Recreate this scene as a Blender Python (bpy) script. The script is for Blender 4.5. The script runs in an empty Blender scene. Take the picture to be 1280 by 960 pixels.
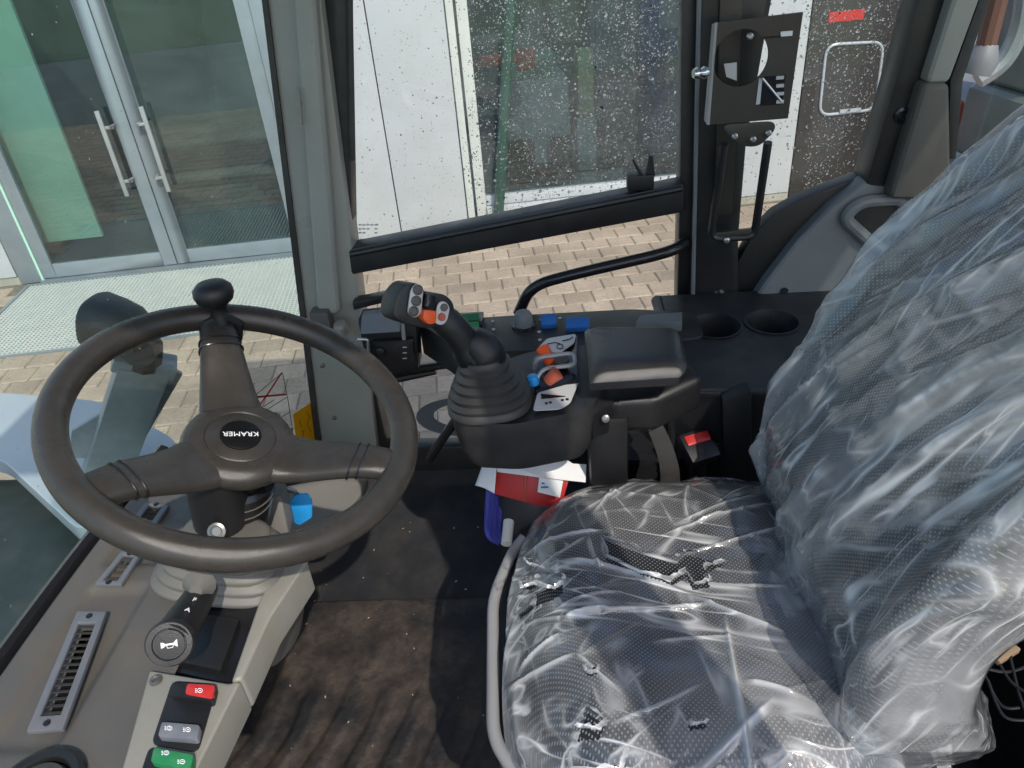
import bpy, bmesh, math, random
from mathutils import Vector, Matrix, noise
random.seed(7)
sc = bpy.context.scene
col = sc.collection
V = Vector

# ------------------------------------------------------------------ camera
FPX = 930.0
CAM = V((0, 0, 1.25))
_up = -V((130 / FPX, -1440 / FPX, -1)).normalized()
_f = V((0, 0, -1)); _fh = (_f - _up * _f.dot(_up)).normalized(); _rt = _fh.cross(_up)
_yaw = math.radians(5)
_Y = _fh * math.cos(_yaw) + _rt * math.sin(_yaw); _X = _Y.cross(_up)
ROT = Matrix((_X, _Y, _up))
cam = bpy.data.cameras.new('camera'); camo = bpy.data.objects.new('camera', cam); col.objects.link(camo)
camo.matrix_world = Matrix.Translation(CAM) @ ROT.to_4x4()
cam.sensor_width = 36; cam.lens = FPX / 1280 * 36; cam.clip_start = 0.02; cam.clip_end = 500
sc.camera = camo
# ------------------------------------------------------------------ light
SUN_EL, SUN_AZ = 46.0, V((0.45, -0.89, 0)).normalized()
w = bpy.data.worlds.new('World'); sc.world = w; w.use_nodes = True
nt = w.node_tree; bg = nt.nodes['Background']; sky = nt.nodes.new('ShaderNodeTexSky')
sky.sky_type = 'NISHITA'; sky.sun_disc = False
sky.sun_elevation = math.radians(SUN_EL); sky.sun_rotation = math.atan2(SUN_AZ.x, SUN_AZ.y)
sky.air_density = 1.0; sky.dust_density = 1.5
nt.links.new(sky.outputs[0], bg.inputs[0]); bg.inputs[1].default_value = 0.15
sl = bpy.data.lights.new('sun', 'SUN'); sl.energy = 2.0; sl.angle = math.radians(0.6); sl.color = (1, .93, .82)
so = bpy.data.objects.new('sun', sl); col.objects.link(so)
sd = SUN_AZ * math.cos(math.radians(SUN_EL)) + V((0, 0, math.sin(math.radians(SUN_EL))))
so.rotation_euler = sd.to_track_quat('Z', 'Y').to_euler(); so.location = sd * 20
sc.view_settings.view_transform = 'Standard'; sc.view_settings.look = 'None'
sc.view_settings.exposure = 0.8; sc.view_settings.gamma = 1
sc.render.engine = 'CYCLES'
sc.cycles.transparent_max_bounces = 24; sc.cycles.max_bounces = 10
sc.cycles.caustics_reflective = False; sc.cycles.caustics_refractive = False

# ------------------------------------------------------------------ helpers
def ray(px, py): return ROT @ V(((px - 640) / FPX, -(py - 480) / FPX, -1))
def at(px, py, x=None, y=None, z=None):
    d = ray(px, py)
    t = (z - CAM.z) / d.z if z is not None else ((y - CAM.y) / d.y if y is not None else (x - CAM.x) / d.x)
    return CAM + d * t
def atp(px, py, p0, n):
    d = ray(px, py); return CAM + d * ((p0 - CAM).dot(n) / d.dot(n))
def proj(p):
    c = ROT.transposed() @ (p - CAM); return (640 + FPX * c.x / -c.z, 480 - FPX * c.y / -c.z, -c.z)
ORG = {}
def smooth01(t): t = max(0, min(1, t)); return t * t * (3 - 2 * t)

class MB:
    def __init__(s): s.v = []; s.f = []; s.m = []; s.mi = 0
    def add(s, vs, fs):
        o = len(s.v); s.v += [V(q) for q in vs]
        for f in fs: s.f.append([o + i for i in f]); s.m.append(s.mi)
        return s
    def box(s, c, d, R=None):
        c = V(c); R = R or Matrix.Identity(3); vs = []
        for sx in (-1, 1):
            for sy in (-1, 1):
                for sz in (-1, 1): vs.append(c + R @ V((sx * d[0] / 2, sy * d[1] / 2, sz * d[2] / 2)))
        return s.add(vs, [(0, 1, 3, 2), (4, 6, 7, 5), (0, 4, 5, 1), (2, 3, 7, 6), (0, 2, 6, 4), (1, 5, 7, 3)])
    def prism(s, loop, ext):
        loop = [V(p) for p in loop]; ext = V(ext); n = len(loop)
        fs = [list(range(n))[::-1], list(range(n, 2 * n))] + [(i, (i + 1) % n, (i + 1) % n + n, i + n) for i in range(n)]
        return s.add(loop + [p + ext for p in loop], fs)
    def tube(s, path, r, n=10, closed=False, caps=True, flat=None):
        path = [V(p) for p in path]; N = len(path); vs = []; prev = None
        for i, p in enumerate(path):
            if closed: t = path[(i + 1) % N] - path[i - 1]
            else: t = path[min(i + 1, N - 1)] - path[max(i - 1, 0)]
            t.normalize()
            if prev is None:
                a = V((0, 0, 1)) if abs(t.z) < .9 else V((1, 0, 0)); u = t.cross(a).normalized()
            else: u = (prev - t * prev.dot(t)).normalized()
            prev = u; b = t.cross(u); rr = r[i] if isinstance(r, (list, tuple)) else r
            for k in range(n):
                a = 2 * math.pi * k / n; vs.append(p + u * (rr * math.cos(a)) + b * (rr * math.sin(a)))
        fs = []
        for i in range(N if closed else N - 1):
            j = (i + 1) % N
            for k in range(n): fs.append((i * n + k, i * n + (k + 1) % n, j * n + (k + 1) % n, j * n + k))
        if caps and not closed: fs += [list(range(n))[::-1], [(N - 1) * n + k for k in range(n)]]
        return s.add(vs, fs)
    def lathe(s, prof, o, ax, n=32, sq=2.0, ux=None, asp=1.0):
        """prof list of (r,h) from bottom to top, ax axis; sq superellipse exponent"""
        o = V(o); ax = V(ax).normalized()
        u = V(ux) if ux is not None else (V((1, 0, 0)) if abs(ax.x) < .9 else V((0, 1, 0)))
        u = (u - ax * u.dot(ax)).normalized(); b = ax.cross(u); vs = []; fs = []
        for r, h in prof:
            for k in range(n):
                a = 2 * math.pi * k / n; c, q = math.cos(a), math.sin(a)
                e = 2 / sq; x = math.copysign(abs(c) ** e, c); y = math.copysign(abs(q) ** e, q)
                vs.append(o + u * (r * x) + b * (r * y * asp) + ax * h)
        for i in range(len(prof) - 1):
            for k in range(n): fs.append((i * n + k, i * n + (k + 1) % n, (i + 1) * n + (k + 1) % n, (i + 1) * n + k))
        fs += [list(range(n))[::-1], [(len(prof) - 1) * n + k for k in range(n)]]
        return s.add(vs, fs)
    def grid(s, fn, nu, nv, keep=None, wrap_u=False):
        vs = [fn(i / nu, j / nv) for j in range(nv + 1) for i in range(nu + 1)]; fs = []
        for j in range(nv):
            for i in range(nu):
                if keep and not keep((i + .5) / nu, (j + .5) / nv): continue
                a = j * (nu + 1) + i; fs.append((a, a + 1, a + nu + 2, a + nu + 1))
        return s.add(vs, fs)
    def build(s, name, mat, parent=None, smooth=True, bevel=0, seg=2, ang=35, origin=None, mats=None, solid=0, raw=False):
        po = ORG.get(parent.name, V((0, 0, 0))) if parent else V((0, 0, 0))
        if origin is None:
            if parent is not None:
                origin = sum((q for q in s.v), V((0, 0, 0))) / max(1, len(s.v))
            else: 
                zs = min(q.z for q in s.v); c = sum((q for q in s.v), V((0, 0, 0))) / len(s.v); origin = V((c.x, c.y, zs))
        me = bpy.data.meshes.new(name); me.from_pydata([q - origin for q in s.v], [], s.f)
        for m in (mats or [mat]): me.materials.append(M[m] if isinstance(m, str) else m)
        if mats:
            for p, i in zip(me.polygons, s.m): p.material_index = i
        o = bpy.data.objects.new(name, me); col.objects.link(o); o.location = origin - po
        if parent: o.parent = parent
        ORG[o.name] = origin
        if not raw:
            bm = bmesh.new(); bm.from_mesh(me); bmesh.ops.remove_doubles(bm, verts=bm.verts, dist=1e-6)
            bmesh.ops.recalc_face_normals(bm, faces=bm.faces)
            es = [e for e in bm.edges if len(e.link_faces) == 2 and e.calc_face_angle(0) > math.radians(28)]
            if es and bevel: bmesh.ops.bevel(bm, geom=es, offset=bevel, segments=seg, profile=.6, affect='EDGES', clamp_overlap=True)
            bm.to_mesh(me); bm.free()
        if solid:
            md = o.modifiers.new('solid', 'SOLIDIFY'); md.thickness = solid; md.offset = 0
        if smooth:
            me.shade_smooth()
            me.set_sharp_from_angle(angle=math.radians(ang))
        return o

def thing(name, loc, label, cat, group=None):
    o = bpy.data.objects.new(name, None); col.objects.link(o); o.location = V(loc); ORG[o.name] = V(loc)
    o.empty_display_size = .05
    return tag(o, label, cat, group)
def tag(o, label=None, cat=None, group=None, kind=None):
    if label: o['label'] = label
    if cat: o['category'] = cat
    if group: o['group'] = group
    if kind: o['kind'] = kind
    return o
def spline(pts, n=8):
    pts = [V(p) for p in pts]; out = []
    for i in range(len(pts) - 1):
        p0 = pts[max(i - 1, 0)]; p1 = pts[i]; p2 = pts[i + 1]; p3 = pts[min(i + 2, len(pts) - 1)]
        for k in range(n):
            t = k / n; out.append(.5 * ((2 * p1) + (p2 - p0) * t + (2 * p0 - 5 * p1 + 4 * p2 - p3) * t * t + (3 * p1 - p0 - 3 * p2 + p3) * t ** 3))
    out.append(pts[-1]); return out
def fillet(pts, r, n=6):
    """round the inner corners of a polyline"""
    pts = [V(p) for p in pts]; out = [pts[0]]
    for i in range(1, len(pts) - 1):
        a = pts[i] + (pts[i - 1] - pts[i]).normalized() * min(r, (pts[i - 1] - pts[i]).length * .45)
        b = pts[i] + (pts[i + 1] - pts[i]).normalized() * min(r, (pts[i + 1] - pts[i]).length * .45)
        for k in range(n + 1):
            t = k / n; out.append(a * (1 - t) ** 2 + pts[i] * 2 * t * (1 - t) + b * t * t)
    return out + [pts[-1]]
def rloop(pts, r, n=4):
    """round corners of a closed polygon"""
    pts = [V(p) for p in pts]; N = len(pts); out = []
    for i in range(N):
        p, a0, b0 = pts[i], pts[i - 1], pts[(i + 1) % N]
        a = p + (a0 - p).normalized() * min(r, (a0 - p).length * .45); b = p + (b0 - p).normalized() * min(r, (b0 - p).length * .45)
        for k in range(n + 1):
            t = k / n; out.append(a * (1 - t) ** 2 + p * 2 * t * (1 - t) + b * t * t)
    return out
def text(name, s, size, loc, right, upv, mat, parent, ext=.0003, sx=1):
    cu = bpy.data.curves.new(name, 'FONT'); cu.body = s; cu.size = size; cu.align_x = 'CENTER'; cu.align_y = 'CENTER'; cu.extrude = ext; cu.resolution_u = 3
    tmp = bpy.data.objects.new(name, cu); col.objects.link(tmp)
    dg = bpy.context.evaluated_depsgraph_get(); me = bpy.data.meshes.new_from_object(tmp.evaluated_get(dg)); col.objects.unlink(tmp); bpy.data.objects.remove(tmp)
    r = V(right).normalized(); u = V(upv); u = (u - r * u.dot(r)).normalized(); n = r.cross(u)
    po = ORG.get(parent.name, V((0, 0, 0)))
    R = Matrix((r, u, n)).transposed()
    for vv in me.vertices: c = vv.co.copy(); c.x *= sx; vv.co = R @ c
    me.materials.clear(); me.materials.append(M[mat])
    o = bpy.data.objects.new(name, me); col.objects.link(o); o.location = V(loc) - po; o.parent = parent; ORG[o.name] = V(loc)
    return o

# ------------------------------------------------------------------ materials
M = {}
def mat(name, base, rough=.5, metal=0, spec=.5, var=.0, vscale=8, bump=0, bscale=200, dirt=None, dscale=5, damt=.5, coat=0, rvar=.0):
    m = bpy.data.materials.new(name); m.use_nodes = True; n = m.node_tree; L = n.links
    b = n.nodes['Principled BSDF']; b.inputs['Roughness'].default_value = rough; b.inputs['Metallic'].default_value = metal
    b.inputs['Specular IOR Level'].default_value = spec; b.inputs['Coat Weight'].default_value = coat
    tc = n.nodes.new('ShaderNodeTexCoord'); geo = n.nodes.new('ShaderNodeNewGeometry')
    out = None; rgb = n.nodes.new('ShaderNodeRGB'); rgb.outputs[0].default_value = (*base, 1); out = rgb.outputs[0]
    if var:
        t = n.nodes.new('ShaderNodeTexNoise'); t.inputs['Scale'].default_value = vscale; t.inputs['Detail'].default_value = 5
        L.new(geo.outputs['Position'], t.inputs['Vector'])
        mr = n.nodes.new('ShaderNodeMapRange'); mr.inputs[1].default_value = .3; mr.inputs[2].default_value = .7
        mr.inputs[3].default_value = 1 - var; mr.inputs[4].default_value = 1 + var; L.new(t.outputs[0], mr.inputs[0])
        mx = n.nodes.new('ShaderNodeVectorMath'); mx.operation = 'SCALE'; L.new(out, mx.inputs[0]); L.new(mr.outputs[0], mx.inputs['Scale']); out = mx.outputs[0]
    if dirt:
        t = n.nodes.new('ShaderNodeTexNoise'); t.inputs['Scale'].default_value = dscale; t.inputs['Detail'].default_value = 8; t.inputs['Roughness'].default_value = .65
        L.new(geo.outputs['Position'], t.inputs['Vector'])
        mr = n.nodes.new('ShaderNodeMapRange'); mr.inputs[1].default_value = .45; mr.inputs[2].default_value = .7; mr.inputs[4].default_value = damt; L.new(t.outputs[0], mr.inputs[0])
        mx = n.nodes.new('ShaderNodeMix'); mx.data_type = 'RGBA'; L.new(mr.outputs[0], mx.inputs[0]); L.new(out, mx.inputs[6]); mx.inputs[7].default_value = (*dirt, 1); out = mx.outputs[2]
    L.new(out, b.inputs['Base Color'])
    if rvar:
        t = n.nodes.new('ShaderNodeTexNoise'); t.inputs['Scale'].default_value = 14; t.inputs['Detail'].default_value = 6; L.new(geo.outputs['Position'], t.inputs['Vector'])
        mr = n.nodes.new('ShaderNodeMapRange'); mr.inputs[1].default_value = .3; mr.inputs[2].default_value = .7; mr.inputs[3].default_value = rough - rvar; mr.inputs[4].default_value = rough + rvar
        L.new(t.outputs[0], mr.inputs[0]); L.new(mr.outputs[0], b.inputs['Roughness'])
    if bump:
        t = n.nodes.new('ShaderNodeTexNoise'); t.inputs['Scale'].default_value = bscale; t.inputs['Detail'].default_value = 3; L.new(geo.outputs['Position'], t.inputs['Vector'])
        bp = n.nodes.new('ShaderNodeBump'); bp.inputs['Strength'].default_value = bump; bp.inputs['Distance'].default_value = .002
        L.new(t.outputs[0], bp.inputs['Height']); L.new(bp.outputs[0], b.inputs['Normal'])
    M[name] = m; return m
mat('black_plastic', (.008, .008, .0095), .42, bump=.25, bscale=900, var=.2, dirt=(.05, .046, .04), dscale=9, damt=.15, rvar=.08)
mat('pad_leather', (.02, .02, .021), .24, bump=.25, bscale=1200, var=.15, rvar=.05, dirt=(.07, .065, .06), dscale=12, damt=.2)
mat('black_gloss', (.012, .012, .014), .22, var=.1)
mat('black_paint', (.016, .016, .017), .38, var=.15, rvar=.1, dirt=(.09, .08, .07), dscale=20, damt=.15)
mat('bracket_steel', (.05, .045, .038), .42, metal=.3, var=.15, rvar=.08, bump=.1)
mat('rubber', (.03, .03, .03), .5, bump=.2, bscale=500, var=.2, rvar=.08, dirt=(.1, .09, .075), dscale=14, damt=.25)
mat('rim_rubber', (.034, .03, .026), .26, bump=.22, bscale=1400, var=.12, vscale=30, rvar=.05, dirt=(.055, .047, .038), dscale=60, damt=.25)
mat('dash_grey', (.088, .083, .077), .5, bump=.3, bscale=1100, var=.12, vscale=5, dirt=(.13, .11, .085), dscale=7, damt=.5, rvar=.08)
mat('headliner', (.62, .62, .6), .8, var=.04)
mat('panel_beige', (.25, .24, .21), .45, bump=.2, bscale=1100, var=.08, dirt=(.2, .17, .12), dscale=12, damt=.4)
mat('vent_blue', (.12, .13, .15), .45, bump=.2, bscale=900, var=.1, dirt=(.2, .17, .14), dscale=20, damt=.3)
mat('pillar_olive', (.31, .315, .285), .33, var=.07, rvar=.06, dirt=(.25, .23, .18), dscale=6, damt=.3)
mat('console_grey', (.018, .018, .02), .42, bump=.3, bscale=900, var=.15, rvar=.08, dirt=(.08, .075, .07), dscale=16, damt=.3)
mat('boot_grey', (.12, .115, .105), .5, bump=.2, bscale=900, var=.1, dirt=(.12, .11, .09), dscale=12, damt=.4)
mat('vehicle_grey', (.13, .15, .145), .4, var=.1)
mat('trim_grey', (.16, .175, .19), .5, bump=.25, bscale=900, var=.1, dirt=(.16, .15, .13), dscale=8, damt=.25)
mat('silver_tube', (.32, .32, .33), .38, metal=.2, var=.1, rvar=.08)
mat('chrome', (.75, .75, .75), .15, metal=1)
mat('steel', (.45, .45, .45), .35, metal=.9, var=.1)
mat('white_print', (.75, .75, .75), .5)
mat('label_silver', (.5, .5, .5), .4, var=.05)
mat('print_black', (.004, .004, .004), .45, spec=.25)
mat('red_switch', (.5, .025, .025), .3, var=.12, vscale=60, dirt=(.3, .1, .09), dscale=80, damt=.3, bump=.1)
mat('green_switch', (.02, .2, .07), .3, var=.15, vscale=60, dirt=(.1, .2, .12), dscale=80, damt=.3, bump=.1)
mat('green_dark', (.02, .14, .06), .35, var=.08)
mat('grey_switch', (.15, .16, .185), .3, var=.12, vscale=60, dirt=(.25, .24, .22), dscale=80, damt=.3, bump=.1)
mat('orange', (.75, .1, .02), .35, var=.05)
mat('dusty_red', (.42, .09, .05), .5, var=.1)
mat('blue_tag', (.02, .3, .72), .35, var=.1, vscale=40)
mat('blue_knob', (.03, .16, .5), .35, var=.1)
mat('blue_strap', (.03, .035, .25), .6, var=.2, bump=.3, bscale=1500)
mat('red_book', (.45, .03, .03), .4, var=.1)
mat('paper', (.72, .72, .72), .7, var=.04)
mat('galv', (.24, .265, .28), .38, metal=.25, var=.08, vscale=40, rvar=.05, dirt=(.17, .18, .18), dscale=30, damt=.4)
mat('white_paint', (.4, .42, .47), .25, var=.04, dirt=(.45, .44, .42), dscale=6, damt=.3)
mat('dark_chassis', (.02, .03, .03), .5, var=.3, dirt=(.1, .1, .09), dscale=10, damt=.3)
mat('tyre', (.02, .02, .02), .8, var=.2, bump=.3, bscale=150)
mat('cladding', (.47, .48, .51), .4, var=.04, vscale=2, rvar=.05, dirt=(.4, .39, .38), dscale=3, damt=.3)
mat('cladding_trim', (.55, .56, .54), .4, var=.05)
mat('door_alu', (.28, .31, .35), .35, metal=.4, var=.05, rvar=.05)
mat('mint', (.45, .66, .56), .4, var=.04)
mat('frame_green', (.03, .07, .055), .4, var=.1)
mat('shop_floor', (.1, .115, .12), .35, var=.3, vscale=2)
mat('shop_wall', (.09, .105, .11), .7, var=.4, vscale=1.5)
mat('shop_blue', (.06, .2, .5), .5, var=.2); mat('shop_red', (.5, .06, .03), .5, var=.2); mat('shop_tan', (.3, .22, .12), .7, var=.3)
mat('shop_green', (.12, .2, .17), .5, var=.3); mat('shop_yellow', (.3, .32, .2), .5, var=.2); mat('shop_grey', (.24, .27, .31), .45, var=.1)
mat('brown_gate', (.034, .029, .029), .45, var=.2, vscale=20, bump=.2, bscale=100)
mat('rust_brown', (.09, .045, .03), .5, var=.2)
mat('paver', (.39, .295, .228), .85, var=.22, vscale=3, bump=.7, bscale=160, dirt=(.18, .142, .11), dscale=42, damt=.55)
mat('joint_sand', (.17, .145, .115), .95, var=.3, vscale=40, bump=.4, bscale=300)
mat('concrete', (.36, .33, .28), .9, var=.15, vscale=4, bump=.3, bscale=200)
mat('grass', (.06, .1, .03), .9, var=.3, vscale=3)
mat('far_ground', (.17, .175, .18), .9, var=.2, vscale=1)
mat('carpet', (.010, .011, .014), .75, var=.3, vscale=20, bump=.4, bscale=900, dirt=(.05, .042, .035), dscale=9, damt=.6)
mat('yellow_label', (.75, .45, .02), .5, var=.05); mat('red_line', (.55, .04, .03), .5)
mat('screw', (.2, .2, .19), .35, metal=.7, var=.1)
mat('seat_shell', (.018, .024, .034), .45, bump=.25, bscale=900, var=.15)
mat('wood', (.22, .15, .09), .6, var=.2)
# worn floor mat: black rubber under patches of dried brown mud
m = mat('mud_mat', (.012, .012, .012), .6, bump=.6, bscale=160)
n = m.node_tree; L = n.links; b = n.nodes['Principled BSDF']
geo = n.nodes.new('ShaderNodeNewGeometry'); mp = n.nodes.new('ShaderNodeMapping'); mp.inputs['Scale'].default_value = (1.4, .5, 1); L.new(geo.outputs['Position'], mp.inputs[0])
t1 = n.nodes.new('ShaderNodeTexNoise'); t1.inputs['Scale'].default_value = 7; t1.inputs['Detail'].default_value = 10; t1.inputs['Roughness'].default_value = .66; L.new(geo.outputs['Position'], t1.inputs[0])
ra = n.nodes.new('ShaderNodeAttribute'); ra.attribute_name = 'rib'
sb_ = n.nodes.new('ShaderNodeMath'); sb_.operation = 'MULTIPLY_ADD'; sb_.inputs[1].default_value = -.07; L.new(ra.outputs['Fac'], sb_.inputs[0]); L.new(t1.outputs[0], sb_.inputs[2])
r1 = n.nodes.new('ShaderNodeValToRGB'); r1.color_ramp.elements[0].position = .37; r1.color_ramp.elements[0].color = (.010, .010, .011, 1)
r1.color_ramp.elements[1].position = .72; r1.color_ramp.elements[1].color = (.085, .064, .05, 1); e = r1.color_ramp.elements.new(.5); e.color = (.034, .027, .023, 1)
L.new(sb_.outputs[0], r1.inputs[0])
t2 = n.nodes.new('ShaderNodeTexNoise'); t2.inputs['Scale'].default_value = 70; t2.inputs['Detail'].default_value = 8; L.new(geo.outputs['Position'], t2.inputs[0])
mx = n.nodes.new('ShaderNodeMix'); mx.data_type = 'RGBA'; mx.blend_type = 'OVERLAY'; mx.inputs[0].default_value = .7; L.new(r1.outputs[0], mx.inputs[6]); L.new(t2.outputs[0], mx.inputs[7]); L.new(mx.outputs[2], b.inputs['Base Color'])

def schlick(n, normal=None, f0=.04):
    L = n.links; lw = n.nodes.new('ShaderNodeNewGeometry'); d = n.nodes.new('ShaderNodeVectorMath'); d.operation = 'DOT_PRODUCT'
    L.new(lw.outputs['Incoming'], d.inputs[0]); L.new(normal or lw.outputs['Normal'], d.inputs[1])
    def q(op, a, b=None):
        k = n.nodes.new('ShaderNodeMath'); k.operation = op
        for i, z in enumerate((a, b)):
            if z is None: continue
            if isinstance(z, (int, float)): k.inputs[i].default_value = z
            else: L.new(z, k.inputs[i])
        return k.outputs[0]
    return q('ADD', q('MULTIPLY', q('POWER', q('SUBTRACT', 1, q('MINIMUM', q('ABSOLUTE', d.outputs['Value']), 1)), 5), 1 - f0), f0)
# glass: thin clear pane with Fresnel reflection
def glass(name, tint=(.9, .97, .94), rough=0, refl=1.0, haze=0, hazecol=(.6, .62, .6)):
    m = bpy.data.materials.new(name); m.use_nodes = True; n = m.node_tree; L = n.links; n.nodes.remove(n.nodes['Principled BSDF'])
    out = n.nodes['Material Output']; tr = n.nodes.new('ShaderNodeBsdfTransparent'); tr.inputs[0].default_value = (*tint, 1)
    gl = n.nodes.new('ShaderNodeBsdfGlossy'); gl.inputs['Roughness'].default_value = rough
    mu = n.nodes.new('ShaderNodeMath'); mu.operation = 'MULTIPLY'; mu.inputs[1].default_value = refl; L.new(schlick(n), mu.inputs[0])
    mx = n.nodes.new('ShaderNodeMixShader'); L.new(mu.outputs[0], mx.inputs[0]); L.new(tr.outputs[0], mx.inputs[1]); L.new(gl.outputs[0], mx.inputs[2]); last = mx.outputs[0]
    if haze:
        df = n.nodes.new('ShaderNodeBsdfDiffuse'); df.inputs[0].default_value = (*hazecol, 1)
        g = n.nodes.new('ShaderNodeNewGeometry'); t = n.nodes.new('ShaderNodeTexNoise'); t.inputs['Scale'].default_value = 6; t.inputs['Detail'].default_value = 6; L.new(g.outputs['Position'], t.inputs[0])
        mr = n.nodes.new('ShaderNodeMapRange'); mr.inputs[1].default_value = .3; mr.inputs[2].default_value = .7; mr.inputs[3].default_value = haze * .5; mr.inputs[4].default_value = haze * 1.5; L.new(t.outputs[0], mr.inputs[0])
        m2 = n.nodes.new('ShaderNodeMixShader'); L.new(mr.outputs[0], m2.inputs[0]); L.new(last, m2.inputs[1]); L.new(df.outputs[0], m2.inputs[2]); last = m2.outputs[0]
    L.new(last, out.inputs[0]); M[name] = m
glass('cab_glass', (.94, .98, .96), haze=.012)
glass('screen_glass', (.9, .97, .94), haze=.01, refl=.6)
glass('shop_glass', (.74, .82, .81), refl=2.6)
glass('shop_glass_2', (.62, .7, .7), refl=1.8, haze=.03, hazecol=(.5, .54, .55))
m = bpy.data.materials.new('water_drop'); m.use_nodes = True; b = m.node_tree.nodes['Principled BSDF']; M['water_drop'] = m
b.inputs['Transmission Weight'].default_value = 1; b.inputs['IOR'].default_value = 1.33; b.inputs['Roughness'].default_value = .02
# seat fabric: black weave with a grid of pale dots (UV in metres)
m = mat('dot_fabric', (.014, .015, .019), .75, bump=.3, bscale=900); n = m.node_tree; L = n.links; b = n.nodes['Principled BSDF']
uv = n.nodes.new('ShaderNodeUVMap'); sx = n.nodes.new('ShaderNodeSeparateXYZ'); L.new(uv.outputs[0], sx.inputs[0])
def mth(op, a, bb=None):
    q = n.nodes.new('ShaderNodeMath'); q.operation = op
    for i, k in enumerate((a, bb)):
        if k is None: continue
        if isinstance(k, (int, float)): q.inputs[i].default_value = k
        else: L.new(k, q.inputs[i])
    return q.outputs[0]
PITCH = .0058
row = mth('DIVIDE', sx.outputs[1], PITCH * .55); rf = mth('FLOOR', row); odd = mth('MULTIPLY', mth('MODULO', rf, 2), .5)
cx = mth('SUBTRACT', mth('FRACT', mth('ADD', mth('DIVIDE', sx.outputs[0], PITCH), odd)), .5); cy = mth('MULTIPLY', mth('SUBTRACT', mth('FRACT', row), .5), .55)
dd = mth('SQRT', mth('ADD', mth('MULTIPLY', cx, cx), mth('MULTIPLY', cy, cy)))
mk = mth('LESS_THAN', dd, .165)
mx = n.nodes.new('ShaderNodeMix'); mx.data_type = 'RGBA'; L.new(mk, mx.inputs[0]); mx.inputs[6].default_value = (.006, .007, .009, 1); mx.inputs[7].default_value = (.2, .21, .235, 1); L.new(mx.outputs[2], b.inputs['Base Color'])
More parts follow.
